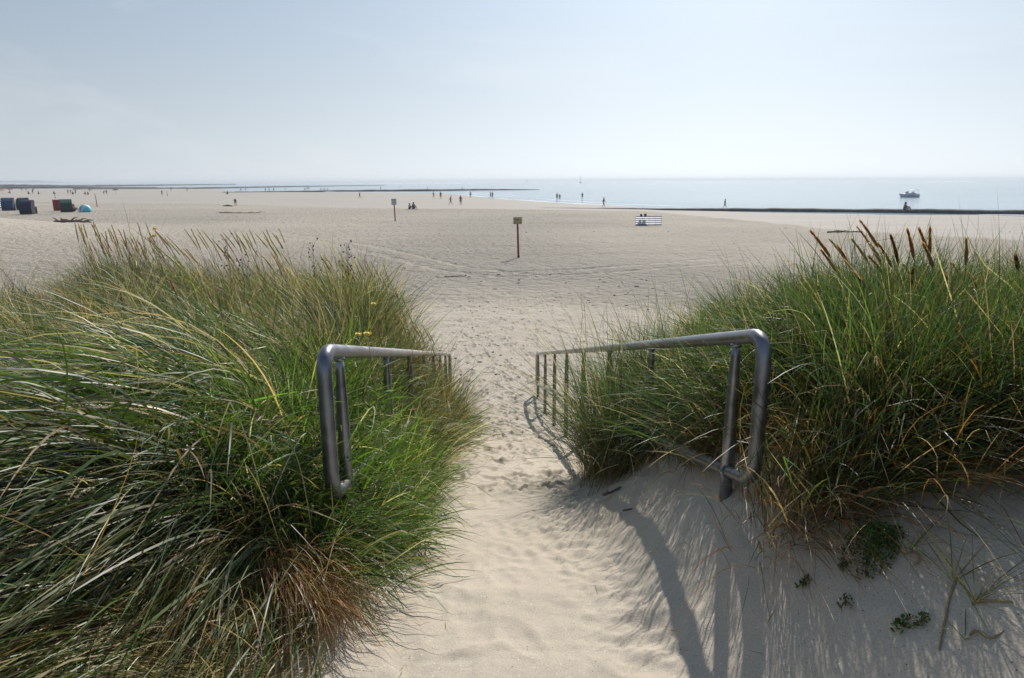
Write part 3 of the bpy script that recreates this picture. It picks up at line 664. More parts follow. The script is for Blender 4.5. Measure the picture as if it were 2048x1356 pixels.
# ------------------------------------------------------------------ belongings, parasol, poles
def lumps(name, px, py, W, D_, H, m, label, cat, seed, loc=None):
    """an irregular low heap: displaced dome"""
    g = loc or hit(px, py); rows = []
    for i in range(15):
        a = -1 + 2 * i / 14; row = []
        for j in range(29):
            b = -1 + 2 * j / 28; rr_ = math.sqrt(a * a + b * b)
            e = max(0, 1 - rr_) ** .5 if rr_ < 1 else 0
            z = e * H * (.55 + .9 * abs(float(fbm(b * 3.1 + seed, a * 3.1, 3)))); row.append((b * W / 2 * (1 + .1 * float(vnoise(a * 3, seed))), a * D_ / 2, z - .01))
        rows.append(row)
    o = MB().sheet(rows).build(name, m); o.location = g; tag(o, label, cat); return o
DARKBAG = mat('dark_bag_cloth', (.03, .035, .035), .9, bump=.02)
lumps('bag_heap', 456, 412.3, 2.0, .8, .35, DARKBAG, 'dark belongings lying on the sand left of the person in dark green', 'bags', 4)
WOODM = mat('weathered_driftwood', (.11, .08, .07), .85, col2=(.24, .18, .15), scale=12, bump=.02)
def branch(px, py, L, rz, H, label, seed, n=7, thick=.05, name='driftwood'):
    g = hit(px, py); root = empty(name, g, rz); rg = random.Random(seed)
    pts = [(-L / 2 + L * i / 9, rg.uniform(-.06, .06) * L * .3, thick * .6 + H * .25 * math.sin(i / 9 * math.pi) + rg.uniform(-.3, .3) * thick) for i in range(10)]
    mb_ = MB(); mb_.tube(pts, [thick * (1.05 - .07 * i) for i in range(10)], 9)
    mb_.build('trunk', WOODM, root)
    for k in range(n):
        i = rg.randrange(1, 9); a = rg.uniform(-1, 1) * 1.4; l = L * rg.uniform(.12, .3)
        p = Vector(pts[i]); q = p + Vector((math.cos(a) * l * (1 if k % 2 else -1), math.sin(a) * l * .6, max(-p.z + .01, rg.uniform(-.2, 1.1) * H * .8)))
        m_ = p.lerp(q, .5) + Vector((0, 0, .12 * l)); MB().tube([p, m_, q], [thick * .55, thick * .4, thick * .15], 7).build('branch', WOODM, root)
    tag(root, label, 'driftwood'); return root
branch(146, 446.5, 3.9, R(-12), .45, 'long tangled dark driftwood lying on sand behind the left dune grass', 3, 12, .15)
branch(912, 553.5, 1.05, R(18), .04, 'thin dark driftwood stick lying at the far end of the path', 8, 4, .025)
branch(1238, 981, .26, R(33), .02, 'short reddish brown stick stuck in the shaded bank under the right handrail', 12, 2, .009)
branch(1262, 1020, .10, R(20), .01, 'tiny dark twig on the shaded bank below the short stick', 14, 2, .006)
branch(1690, 465, 3.2, R(6), .10, 'dark tide wrack branch lying on sand behind the right dune grass', 5, 8, .07)
branch(480, 426.3, 6.0, R(-3), .06, 'dark low wrack line on the sand below the person in dark green', 21, 8, .06)
WR = mat('seaweed', (.05, .045, .04), .8, bump=.02)
for i, (px, py, W, lb) in enumerate(((1208, 605, .26, 'larger dark seaweed clump right of the path end'), (1180, 605.5, .17, 'smaller dark seaweed clump beside the larger one right of the path end'), (1184, 611, .14, 'flat scrap of seaweed just below the two dark clumps'),
                             (1036, 566, .16, 'dark seaweed scrap on the middle of the flat sand'), (987, 640, .11, 'dark scrap on the trodden sand between the dune edges'), (953, 671, .14, 'dark scrap on trodden sand near the left dune edge'), (1132, 566, .12, 'small dark scrap right of the path end under the yellow sign'))):
    o = lumps('seaweed_clump', px, py, W, W * .6, .035, WR, lb, 'seaweed', i * 3.3); tag(o, group='scraps of dark seaweed on the sand')
# poles on the left beach
for px, py, h_, lb in ((194.5, 413, 2.35, 'leaning reddish pole stuck in the sand right of the beach shelter'), (335, 392, 1.55, 'thin pale pole right of the upright dark figure'), (111, 397, 1.6, 'thin dark pole just above the red windbreak')):
    g_ = hit(px, py); o = empty('beach_pole', g_); MB().tube([(0, 0, -.3), (-.05, 0, h_ * .6), (-.14 if px == 194.5 else 0, 0, h_)], [.07, .06, .05], 10).build('shaft', REDWOOD if px == 194.5 else DARKW, o)
    MB().tube([(0, 0, -.02), (0, 0, .14)], .085, 10).build('foot', DARKW, o); tag(o, lb, 'pole', 'poles on the left beach')
# parasols, far left
def parasol(px, py, colr, label):
    g_ = hit(px, py); o = empty('parasol', g_); MB().tube([(0, 0, -.1), (0, 0, 1.95)], .03, 8).build('pole', POLE, o)
    rows = []
    for r_, z in ((.02, 2.0), (.5, 1.9), (.95, 1.68), (1.02, 1.56)):
        rows.append([(r_ * math.cos(a) * (1 + .05 * math.cos(8 * a)), r_ * math.sin(a) * (1 + .05 * math.cos(8 * a)), z) for a in np.linspace(0, 2 * math.pi, 33)])
    MB().sheet(rows).build('canopy', mat('parasol_cloth', colr, .8), o); tag(o, label, 'parasol', 'parasols on the far left beach')
parasol(5, 390, (.38, .07, .05), 'red parasol at the left edge above the blue beach chair')
parasol(22, 387.5, (.30, .08, .10), 'small dark red parasol beyond the blue beach chair')
parasol(232.5, 389.5, (.07, .07, .08), 'dark folded parasol over resting people left of the long groyne')

# ------------------------------------------------------------------ hooded beach chairs
def beach_chair(px, py, colr, rz, label, s=1.0, stripe=None):
    g_ = hit(px, py); o = empty('hooded_beach_chair', g_, R(rz), s); c = mat('chair_canvas', colr, .8, bump=.01); wk = mat('wicker', tuple(v * .6 + .02 for v in colr), .8, scale=60, bump=.01)
    MB().box((0, -.05, .22), (1.16, .80, .40), bev=.03).build('base', wk, o)
    MB().box((0, -.12, .46), (1.04, .60, .09), bev=.03).build('seat', c, o)
    for sx_ in (-1, 1):
        bm_ = MB(); pf = [(-.46, .04), (.42, .04), (.46, .75), (.34, 1.30), (.05, 1.56), (-.36, 1.58), (-.46, 1.42), (-.40, .95), (-.46, .70)]
        r0 = [bm_.bm.verts.new((sx_ * .58, y, z)) for y, z in pf]; r1 = [bm_.bm.verts.new((sx_ * .63, y, z)) for y, z in pf]
        bm_.bm.faces.new(r0); bm_.bm.faces.new(r1[::-1])
        for i in range(len(pf)): bm_.bm.faces.new((r0[i], r0[(i + 1) % len(pf)], r1[(i + 1) % len(pf)], r1[i]))
        bm_.build('side_panel', wk, o)
    prof = [(.40, .30), (.45, .75), (.34, 1.28), (.06, 1.54), (-.34, 1.57), (-.44, 1.42)]
    for nm, pr in (('backrest', prof[:3]), ('hood', prof[2:])):
        rows = [[(x, y, z) for x in np.linspace(-.575, .575, 9)] for y, z in pr] + [[(x, y - .05, z - .05) for x in np.linspace(-.575, .575, 9)] for y, z in pr[::-1]]
        rows.append(rows[0]); MB().sheet(rows).build(nm, c, o)
    for sx_ in (-1, 1): MB().box((sx_ * .52, -.30, .70), (.07, .42, .05), bev=.01).build('armrest', POLE, o)
    tag(o, label, 'beach chair', 'hooded beach chairs on the left beach'); return o
beach_chair(18, 421, (.02, .055, .12), 200, 'dark blue hooded beach chair near the left edge beside a striped windbreak', 1.28)
beach_chair(47, 420, (.015, .08, .045), 165, 'green hooded beach chair behind the navy one', 1.25)
beach_chair(56, 428.5, (.01, .014, .05), 190, 'navy hooded beach chair, lowest and nearest on the left beach', 1.25)
beach_chair(134, 424.5, (.012, .055, .04), 215, 'dark green hooded beach chair beside the red windbreak', 1.22)
def cloth_screen(px, py, W, H, c0, c1, ns, rz, label, np_=3):
    g_ = hit(px, py); o = empty('windbreak', g_, R(rz)); pts = [(-W / 2 + W * i / 18, .05 * math.sin(i), 0) for i in range(19)]
    stripes('cloth', o, pts, H, ns, c0, c1)
    for i in range(np_): MB().tube([(-W / 2 + W * i / (np_ - 1), .05, -.2), (-W / 2 + W * i / (np_ - 1), .05, H + .08)], .02, 8).build('pole', POLE, o)
    tag(o, label, 'windbreak')
REDC = mat('red_cloth', (.27, .035, .035), .85); REDD = mat('dark_red_cloth', (.19, .03, .03), .85); BLUEC = mat('blue_cloth', (.05, .12, .35), .85)
cloth_screen(118, 422, 1.5, 1.75, REDC, REDC, 2, 8, 'plain red windbreak standing beside the dark green beach chair')
cloth_screen(1, 416, 1.6, 1.35, BLUEC, WHITE, 8, -10, 'blue and white striped windbreak cut by the left edge of the view')
cloth_screen(68.5, 428, .8, 1.0, REDD, REDD, 2, 30, 'small dark red cloth screen right of the navy beach chair', 2)
# round beach shelter, half turquoise half white
g_ = hit(171, 424); o = empty('beach_shelter', g_, R(-15)); TQ = mat('turquoise_nylon', (.12, .50, .62), .5); WN = mat('white_nylon', (.62, .70, .74), .5)
for k, (a0, a1, m_) in enumerate(((-10, 50, TQ), (50, 85, WN), (85, 130, TQ), (130, 190, WN))):
    rows = []
    for a in np.linspace(a0, a1, 7): rows.append([(1.05 * math.cos(R(a)) * math.sin(t), -.75 * math.cos(t), .02 + 1.12 * abs(math.sin(R(a))) * math.sin(t)) for t in np.linspace(0.03, math.pi - .03, 13)])
    MB().sheet(rows).build('panel', m_, o)
tag(o, 'low turquoise and white dome beach shelter right of the dark green beach chair', 'beach shelter')

# ------------------------------------------------------------------ groynes
GROY = mat('dark_groyne_stone', (.055, .062, .065), .85, col2=(.12, .125, .12), scale=1.5, bump=.05)
def groyne(px, w_, h_, label, zb=0.0, seed=0):
    P = [at(x, y, zb) for x, y in px]; cum = [0]
    for a, b in zip(P, P[1:]): cum.append(cum[-1] + (b - a).length)
    n = 260; rows = []
    for i in range(n + 1):
        s_ = cum[-1] * i / n; x = np.interp(s_, cum, [p.x for p in P]); y = np.interp(s_, cum, [p.y for p in P]); hh = np.interp(s_, cum, h_)
        hh *= 1 + .22 * float(fbm(s_ * .35 + seed, seed, 3)); ww = w_ * (1 + .3 * float(vnoise(s_ * .2, seed + 3)))
        rows.append([(x, y - ww, zb - .4), (x, y - ww, zb + hh * .35), (x, y - ww * .6, zb + hh * .85), (x, y, zb + hh), (x, y + ww * .6, zb + hh * .85), (x, y + ww, zb - .4)])
    o = MB().sheet(rows).build('groyne', GROY); tag(o, label, 'groyne', 'dark stone groynes running into the sea')
groyne([(985, 417.3), (1100, 418.2), (1300, 419.5), (1500, 420.5), (1750, 423), (2048, 427.2), (2500, 434)], 1.1, [.06, .24, .30, .36, .42, .52, .56], 'nearest dark groyne ending the dry sand on the right side of the view', .12, 1)
groyne([(448, 386.3), (560, 384.7), (700, 383), (860, 381.9), (960, 380.3), (1078, 379.6)], 2.2, [.55, .60, .75, .85, .7, .25], 'second dark groyne between the pale flat and the sea, ending in surf at centre', 0, 2)
groyne([(150, 380.3), (330, 378.3), (446, 376.5), (560, 374.3), (700, 371.8), (770, 371)], 3.5, [1.1, 1.1, .9, .9, .6, .4], 'third groyne, a thin dark line left of centre', 0, 3)
groyne([(-400, 380), (0, 378.6), (100, 377.8), (200, 377), (310, 375.5)], 5, [2.0, 2.0, 1.8, 1.2, .6], 'broad dark groyne at the far left waterline', 0, 4)
groyne([(-400, 375), (0, 374), (145, 373.5), (300, 371.6), (470, 369)], 6, [2.6, 2.6, 1.6, 1.4, .8], 'farthest groyne, a faint line under the left horizon', 0, 5)

# ------------------------------------------------------------------ boats
HULL = mat('white_gelcoat', (.50, .53, .58), .3, var=.06); HULLB = mat('blue_grey_gelcoat', (.52, .56, .64), .3); GLASSB = mat('dark_glass', (.05, .06, .08), .1); CANV = mat('cream_canvas', (.6, .6, .6), .8)
def hull(L, B, H, mt, root, flare=.15, name='hull'):
    rows = []
    for i in range(17):
        t = i / 16; x = -L / 2 + L * t            # bow at -x
        w_ = B / 2 * min(1, (t * 2.2) ** .6) * (1 - .12 * max(0, t - .8) / .2); sh = H * (1 + .35 * (1 - t) ** 2)
        xb = x + (1 - t) ** 3 * L * .10
        rows.append([(x, -w_, sh), (xb, -w_ * .88, .28 * H), (xb, -w_ * .45, -.25), (xb, 0, -.35), (xb, w_ * .45, -.25), (xb, w_ * .88, .28 * H), (x, w_, sh), (x, w_ * .5, sh + .03), (x, 0, sh + .05), (x, -w_ * .5, sh + .03), (x, -w_, sh)])
    return MB().sheet(rows).build(name, mt, root)
gb = at(1816, 394.5, 0); mbt = empty('motorboat', gb, R(6)); hull(5.6, 2.0, .72, HULLB, mbt)
MB().sheet([[(x, -.86 + .15 * abs(x) / 2, .80), (x, -.7, 1.12 if -1.0 < x < 1.6 else .86), (x, .7, 1.12 if -1.0 < x < 1.6 else .86), (x, .86 - .15 * abs(x) / 2, .80)] for x in (-1.8, -1.2, -.6, 0, .8, 1.5, 2.2)]).build('cabin', HULL, mbt)
MB().sheet([[(-.75, -.66, 1.10), (-.95, 0, 1.12), (-.75, .66, 1.10)], [(-.25, -.60, 1.52), (-.40, 0, 1.55), (-.25, .60, 1.52)]]).build('windscreen', GLASSB, mbt)
for x in (.6, 2.1):
    for y in (-.8, .8): MB().tube([(x, y, .8), (x + .12, y, 1.95)], .035, 8).build('canopy_pole', HULL, mbt)
MB().sheet([[(x, y, 1.95 + .13 * math.sin((x - .35) / 2.2 * math.pi)) for y in (-.9, 0, .9)] for x in (.35, .8, 1.3, 1.8, 2.4)]).build('canopy', HULLB, mbt)
MB().box((2.9, 0, .55), (.4, .45, .75), bev=.08).build('outboard_motor', DARKW, mbt)
for i, x in enumerate((.9, 1.6)):
    o = empty('person', (0, 0, 0)); o.location = mbt.matrix_basis @ Vector((x, .1 if i else -.2, .55)); b, sh, so, ha = PM['sit']
    for m_, nm, mm in ((b, 'body', SKIN[0]), (sh, 'shirt', CM['grey'] if i else CM['navy']), (so, 'shorts', CM['navy']), (ha, 'hair', HAIR[0])): put(m_, nm, mm, o)
    o.rotation_euler = (0, 0, R(-90)); tag(o, 'person seated under the canopy at the stern of the motorboat' if i else 'person seated at the helm in the middle of the motorboat', 'person', 'people aboard the motorboat')
tag(mbt, 'small blue grey motorboat with a raised canopy lying off the right shore', 'motorboat')
ga = at(1161, 366.2, 0); sl = empty('sailing_boat', ga, R(70)); hull(9, 2.6, 1.0, HULLB, sl)
MB().box((0, 0, 1.35), (3.2, 1.5, .55), bev=.15).build('cabin', HULL, sl); MB().tube([(-.6, 0, 1), (-.6, 0, 10.2)], .16, 8).build('mast', DARKW, sl); MB().tube([(-.6, 0, 2.2), (3.2, 0, 2.2)], .22, 8).build('furled_sail', CANV, sl)
MB().tube([(-4.3, 0, 1.3), (-.6, 0, 9.9)], .05, 6).build('forestay', DARKW, sl)
tag(sl, 'distant sailing boat with bare mast on the horizon near the centre', 'sailing boat')
gc = at(1053.5, 361.2, 0)
if gc.y > 4000 or gc.z < -1: gc = at(1053.5, 362.5, 0)
fb = empty('fishing_boat', gc, R(20)); hull(11, 3.4, 1.7, HULLB, fb); MB().box((1.5, 0, 3.0), (3.2, 2.2, 2.6), bev=.2).build('wheelhouse', GLASSB, fb); MB().tube([(-1.5, 0, 1.5), (-1.5, 0, 6)], .15, 8).build('mast', DARKW, fb)
tag(fb, 'tiny fishing boat on the horizon left of the sailing boat', 'fishing boat')
# faint far shore on the left horizon
SHORE = mat('far_shore', (.30, .36, .38), .9)
def farland(x0, x1, h_, seed, name='far_coast'):
    rows = []; n = 120
    for i in range(n + 1):
        p = at(x0 + (x1 - x0) * i / n, 368.4 - .0 * i, 0); d = Vector((p.x, p.y, 0)).normalized() * 5200; p = d
        hh = h_ * min(1, 8 * min(i, n - i) / n) * (.5 + 1.1 * abs(float(fbm(i * .13 + seed, seed, 4))))
        rows.append([(p.x, p.y, -1), (p.x, p.y, hh), (p.x * 1.02, p.y * 1.02, hh), (p.x * 1.02, p.y * 1.02, -1)])
    return tag(MB().sheet(rows).build(name, SHORE), kind='structure')
farland(-500, 150, 16, 2)

# scraps of wrack and dry straw lying about on the sand
mbw = MB(); rg = random.Random(77)
for k in range(150):
    px, py = (rg.uniform(930, 1330), rg.uniform(548, 625)) if k < 60 else ((rg.uniform(880, 1030), rg.uniform(590, 760)) if k < 100 else (rg.uniform(1330, 2040), rg.uniform(440, 500)) if k < 120 else (rg.uniform(200, 1250), rg.uniform(425, 545)))
    g_ = hit(px, py); q = rg.uniform(.012, .035) * (1 if g_.y < 25 else 1.8)
    if g_.z < .1 or abs(g_.z - np.interp(g_.y, PY, PZ)) > .5: continue
    mbw.ball((g_.x, g_.y, g_.z + q * .2), q, rg.uniform(.8, 2.4), rg.uniform(.6, 1.2), .45, 6)
tag(mbw.build('wrack_scraps', WR), 'tiny dark scraps of wrack scattered over the dry sand', 'wrack', kind='stuff')
# ------------------------------------------------------------------ marram grass
def leaf_material(name, trans=.40, rough=.42, spec=.45, thru=(1.5, 1.5, .85)):
    m = bpy.data.materials.new(name); m.use_nodes = True; nt = m.node_tree; N = nt.nodes; K = nt.links; b = N['Principled BSDF']
    a = N.new('ShaderNodeAttribute'); a.attribute_name = 'col'; K.new(a.outputs['Color'], b.inputs['Base Color'])
    b.inputs['Roughness'].default_value = rough; b.inputs['Specular IOR Level'].default_value = spec
    tr = N.new('ShaderNodeBsdfTranslucent'); g = N.new('ShaderNodeMix'); g.data_type = 'RGBA'; g.blend_type = 'MULTIPLY'; g.inputs[0].default_value = 1; g.inputs[7].default_value = (*thru, 1)
    K.new(a.outputs['Color'], g.inputs[6]); K.new(g.outputs[2], tr.inputs['Color'])
    ms = N.new('ShaderNodeMixShader'); ms.inputs[0].default_value = trans; K.new(b.outputs[0], ms.inputs[1]); K.new(tr.outputs[0], ms.inputs[2]); K.new(ms.outputs[0], N['Material Output'].inputs['Surface'])
    return m
LEAF = leaf_material('marram_leaf')
def unit(v): return v / np.maximum(np.linalg.norm(v, axis=-1, keepdims=True), 1e-9)
BLUEGREEN = np.array((.052, .100, .054)); GREEN = np.array((.072, .125, .024)); BRIGHT = np.array((.11, .19, .026)); STRAW = np.array((.37, .29, .165)); PALE_ = np.array((.42, .38, .26)); BROWN = np.array((.21, .105, .035)); OLIVE = np.array((.10, .105, .035))
def blades(root, d0, bend, L, w, colr, col0, nseg=6, power=1.4, clear=.008):
    """root, d0, bend: (N,3); each blade leaves along d0 and turns towards `bend`; ribbons with a slight twist"""
    N_ = len(root); P = np.zeros((N_, nseg + 1, 3)); P[:, 0] = root; T = np.zeros_like(P)
    kink = (RS.rand(N_) < .13)[:, None] * RS.randn(N_, 3) * np.array((1.1, 1.1, .8)) + np.array((0, 0, -.5)) * (RS.rand(N_) < .1)[:, None]; ks = RS.uniform(.35, .9, N_)
    for i in range(nseg):
        t = (i + .5) / nseg
        d = unit(d0 + bend * t ** power + (kink * (t > ks)[:, None] if clear is not None else 0))
        P[:, i + 1] = P[:, i] + d * (L / nseg)[:, None]; T[:, i] = d
        if clear is not None:
            gmin = ground(P[:, i + 1, 0], P[:, i + 1, 1]) + clear + .012 * RS.rand(N_)
            P[:, i + 1, 2] = np.maximum(P[:, i + 1, 2], gmin)
    T[:, nseg] = T[:, nseg - 1]
    side = np.cross(d0 + bend * .6, np.array((0, 0, 1.0)) + .6 * RS.randn(N_, 3)); side = unit(side)
    tt = np.linspace(0, 1, nseg + 1)
    tw = RS.randn(N_) * .9
    S = np.zeros_like(P)
    for i in range(nseg + 1):
        k = tw * tt[i]; n_ = unit(np.cross(side, T[:, i])); S[:, i] = side * np.cos(k)[:, None] + n_ * np.sin(k)[:, None]
    prof = np.minimum(1, .55 + 1.5 * tt) * (1 - tt ** 3) ** .8 + .06
    W = (w[:, None] * prof[None, :])[..., None] * .5
    V_ = np.stack([P - S * W, P + S * W], 2)                     # N, seg+1, 2, 3
    C_ = col0[:, None, :] * (1 - np.minimum(1, tt * 2.2))[None, :, None] + colr[:, None, :] * np.minimum(1, tt * 2.2)[None, :, None]
    C_ = np.repeat(C_[:, :, None, :], 2, 2)
    idx = np.arange(N_)[:, None] * (2 * (nseg + 1)) + (np.arange(nseg) * 2)[None, :]
    Q = np.stack([idx, idx + 1, idx + 3, idx + 2], -1).reshape(-1, 4)
    return V_.reshape(-1, 3), Q, C_.reshape(-1, 3)
def grass_object(name, parts, m=LEAF):
    V_ = []; Q = []; C_ = []; o = 0
    for v, q, c in parts:
        V_.append(v); Q.append(q + o); C_.append(c); o += len(v)
    V_ = np.concatenate(V_); Q = np.concatenate(Q); C_ = np.concatenate(C_)
    me = np_mesh(name, V_, Q); ca = me.color_attributes.new('col', 'FLOAT_COLOR', 'POINT')
    ca.data.foreach_set('color', np.concatenate([C_, np.ones((len(C_), 1))], 1).astype(np.float32).ravel())
    return mobj(name, me, m)
def pick(n, table):
    """blade colours: table of (weight, colour)"""
    w_ = np.array([t[0] for t in table], float); w_ /= w_.sum(); k = RS.choice(len(table), n, p=w_); c = np.array([t[1] for t in table])[k]
    return np.clip(c * (1 + .28 * RS.randn(n, 1)) * (1 + .08 * RS.randn(n, 3)), .01, .7)
def clumps(cx, cy, per, rad, L, lean, spread, bend, bspread, w, table, base, Lsd=.2, nseg=6, power=1.4, zoff=0):
    """cx, cy: centres; the rest are numbers or arrays per centre"""
    n = len(cx); A = lambda v: np.repeat(np.broadcast_to(np.asarray(v, float), (n,)), per)
    N_ = n * per; x = np.repeat(cx, per) + RS.randn(N_) * A(rad); y = np.repeat(cy, per) + RS.randn(N_) * A(rad)
    # each clump fans outwards from its own centre
    off = np.stack([x - np.repeat(cx, per), y - np.repeat(cy, per)], 1) / A(rad)[:, None]
    lean = np.asarray(lean, float); bend = np.asarray(bend, float)
    # tussocks differ: each patch of the dune has its own set, length and tint
    cj = RS.randn(n, 3) * .20
    lf = np.stack([fbm(cx * .9 + 31, cy * .9, 2), fbm(cx * .9, cy * .9 + 57, 2), .6 * fbm(cx * 1.1 + 9, cy * 1.1 + 3, 2)], 1); cj = cj + lf * .55
    L = np.broadcast_to(np.asarray(L, float), (n,)) * np.clip(1 + .42 * fbm(cx * 1.5 + 71, cy * 1.5, 2), .6, 1.3)
    tint = np.repeat(np.clip(1 + .75 * fbm(cx * 1.7 + 5, cy * 1.7 + 13, 2) + .16 * RS.randn(n), .5, 1.6), per)[:, None]
    d0 = np.zeros((N_, 3)); d0[:, 2] = 1; d0[:, :2] = lean[:2] + off * spread * .5 + RS.randn(N_, 2) * spread * .45
    d0 = unit(d0 + np.repeat(cj, per, 0) * np.array((1, 1, 0)))
    b = bend + RS.randn(N_, 3) * bspread + np.repeat(cj, per, 0) * 1.4; b[:, :2] += off * .18; b *= (.55 + .9 * RS.rand(N_))[:, None]
    z = ground(x, y) - .02 + zoff
    LL = A(L) * np.clip(1 + Lsd * RS.randn(N_), .35, 1.35)
    ww = w * np.clip(1 + .3 * RS.randn(N_), .45, 1.9)
    return blades(np.stack([x, y, z], 1), d0, b, LL, ww, pick(N_, table) * tint, pick(N_, base) * tint, nseg, power)
def scatter(n, x0, x1, y0, y1, keep):
    x = RS.uniform(x0, x1, n * 6); y = RS.uniform(y0, y1, n * 6); k = keep(x, y); x = x[k][:n]; y = y[k][:n]; return x, y
BASE = [(3, BROWN), (2, STRAW), (3, OLIVE), (2, GREEN)]
leftedge = lambda y: xc(y) - np.interp(y, [0, 2.0, 2.4, 3, 5, 7, 9, 10.5], [1.24, 1.16, .92, .72, .69, .63, .60, .85])
rightedge = lambda y: xc(y) + np.interp(y, [1.55, 1.8, 2.05, 2.35, 2.8, 3.3, 4.2, 5.5, 6.2, 7.0, 8.0, 9.0], [2.6, 1.7, 1.12, .92, 1.0, 1.0, .93, .80, 1.0, 1.3, 1.6, 2.1])

parts = []
# 1 the left dune: mid and far tussocks, leaning left with the wind
inl = lambda x, y: (x < leftedge(y) - .05) & (x > -y * .98 - 1.2) & (y < 9.6 + .8 * np.sin(x * 1.3) - .12 * np.abs(x + 3) ) & (fbm(x * .9, y * .9, 2) > -.42)
x, y = scatter(1050, -10, -.7, 4.0, 10.4, inl)
parts.append(clumps(x, y, 50, .10, .56 + .10 * fbm(x, y, 2), (-.14, -.02), .30, (-.70, -.12, -.25), .32, .0042, [(5, BLUEGREEN), (4, GREEN), (3.5, OLIVE), (7.5, STRAW), (2, PALE_)], BASE))
# taller tips along the crest
x, y = scatter(330, -7.5, -.8, 6.2, 9.6, lambda x, y: (x < leftedge(y) - .05))
parts.append(clumps(x, y, 18, .09, .66 * (1 - .3 * (x / y < -.62)), (-.10, 0), .22, (-.4, -.05, -.10), .22, .0046, [(5, BLUEGREEN), (3, GREEN), (2, OLIVE), (2, STRAW)], BASE))
x, y = scatter(260, -7.5, -.8, 5.0, 9.4, lambda x, y: (x < leftedge(y) - .05))
parts.append(clumps(x, y, 9, .10, .82, (-.16, 0), .2, (-.35, 0, -.05), .15, .0040, [(5, STRAW), (3, OLIVE), (2, PALE_)], [(2, STRAW), (2, OLIVE)]))
# a tall shoulder beside the path
x, y = scatter(120, -2.3, -.6, 6.3, 9.9, lambda x, y: (x < leftedge(y) + .02) & (x > leftedge(y) - 1.1))
parts.append(clumps(x, y, 40, .08, .80, (-.02, 0), .26, (-.05, -.05, -.12), .26, .0046, [(4, BLUEGREEN), (4, GREEN), (4, OLIVE), (5, STRAW), (1, PALE_)], BASE))
# 2 lower green growth at far left, thick
x, y = scatter(420, -6.5, -1.5, 3.0, 6.6, lambda x, y: (x < leftedge(y) - .7) & (x > -y * .95 - .8))
parts.append(clumps(x, y, 46, .12, .50, (-.1, -.05), .5, (-.6, -.3, -.35), .5, .0046, [(4, BLUEGREEN), (6, GREEN), (2, BRIGHT), (1.2, STRAW)], BASE))
x, y = scatter(330, -6.5, -1.0, 3.2, 7.5, lambda x, y: (x < leftedge(y) - .3) & (x > -y * .95 - .8))
parts.append(clumps(x, y, 13, .12, .66, (-.35, -.1), .4, (-1.5, -.2, -.75), .4, .005, [(3, PALE_), (4, STRAW), (2, OLIVE)], BASE))
tag(grass_object('marram_grass', parts), 'dense blue green marram grass covering the left dune up to its crest', 'grass', kind='stuff')

# 3 the drooping mane at the near left: long blades swept left and downhill
parts = []
x, y = scatter(330, -3.0, -.78, 2.0, 3.5, lambda x, y: (x < leftedge(y) - .12))
parts.append(clumps(x, y, 50, .09, .92, (-.42, -.34), .24, (-1.45, -1.5, -1.75), .36, .0064, [(4, BLUEGREEN), (6, GREEN), (3, BRIGHT), (2, OLIVE), (3.4, STRAW), (1.5, PALE_)], [(1, BROWN), (2, STRAW), (4, OLIVE), (4, GREEN)], nseg=9, power=1.0))
x, y = scatter(130, -2.1, -.9, 1.5, 2.3, lambda x, y: (x < leftedge(y) - .02))
parts.append(clumps(x, y, 56, .08, .80, (-.45, -.40), .2, (-1.3, -1.6, -2.0), .24, .0036, [(5, BLUEGREEN), (5, GREEN), (3, OLIVE), (4, STRAW), (1, BROWN)], [(1.5, BROWN), (3, STRAW), (3, OLIVE), (2, GREEN)], nseg=9, power=1.0))
x, y = scatter(120, -3.4, -1.6, 1.2, 2.8, lambda x, y: x > -y * 1.0 - .7)
parts.append(clumps(x, y, 60, .10, .72, (-.45, -.35), .24, (-1.6, -1.5, -1.5), .28, .0042, [(6, BLUEGREEN), (5, GREEN), (3, OLIVE), (3, STRAW), (.7, PALE_)], [(1, BROWN), (2, STRAW), (3, OLIVE), (3, GREEN)], nseg=9, power=1.0))
# dead skirt over the bank edge, hanging nearly straight down
x, y = scatter(270, -1.7, -.54, 1.05, 2.3, lambda x, y: x < xc(y) - np.interp(y, [0, 1.6, 2.3], [.70, .75, .86]))
parts.append(clumps(x, y, 50, .05, .42, (-.42, -.38), .16, (-1.1, -1.0, -2.2), .2, .0030, [(5, STRAW), (2, BROWN), (3, OLIVE), (4, GREEN), (2, BLUEGREEN)], [(2, BROWN), (3, STRAW), (2, OLIVE)], nseg=8, power=.9))
x, y = scatter(16, -.88, -.70, 2.2, 2.42, lambda x, y: x < 9)
parts.append(clumps(x, y, 64, .04, .30, (.0, -.35), .35, (.1, -.9, -1.9), .35, .0028, [(5, STRAW), (5, np.array((.32, .16, .06)))], [(3, BROWN), (3, STRAW)], nseg=8, power=.9))
tag(grass_object('marram_grass', parts), 'drooping mane of long marram blades swept down to the bottom left corner', 'grass', kind='stuff')

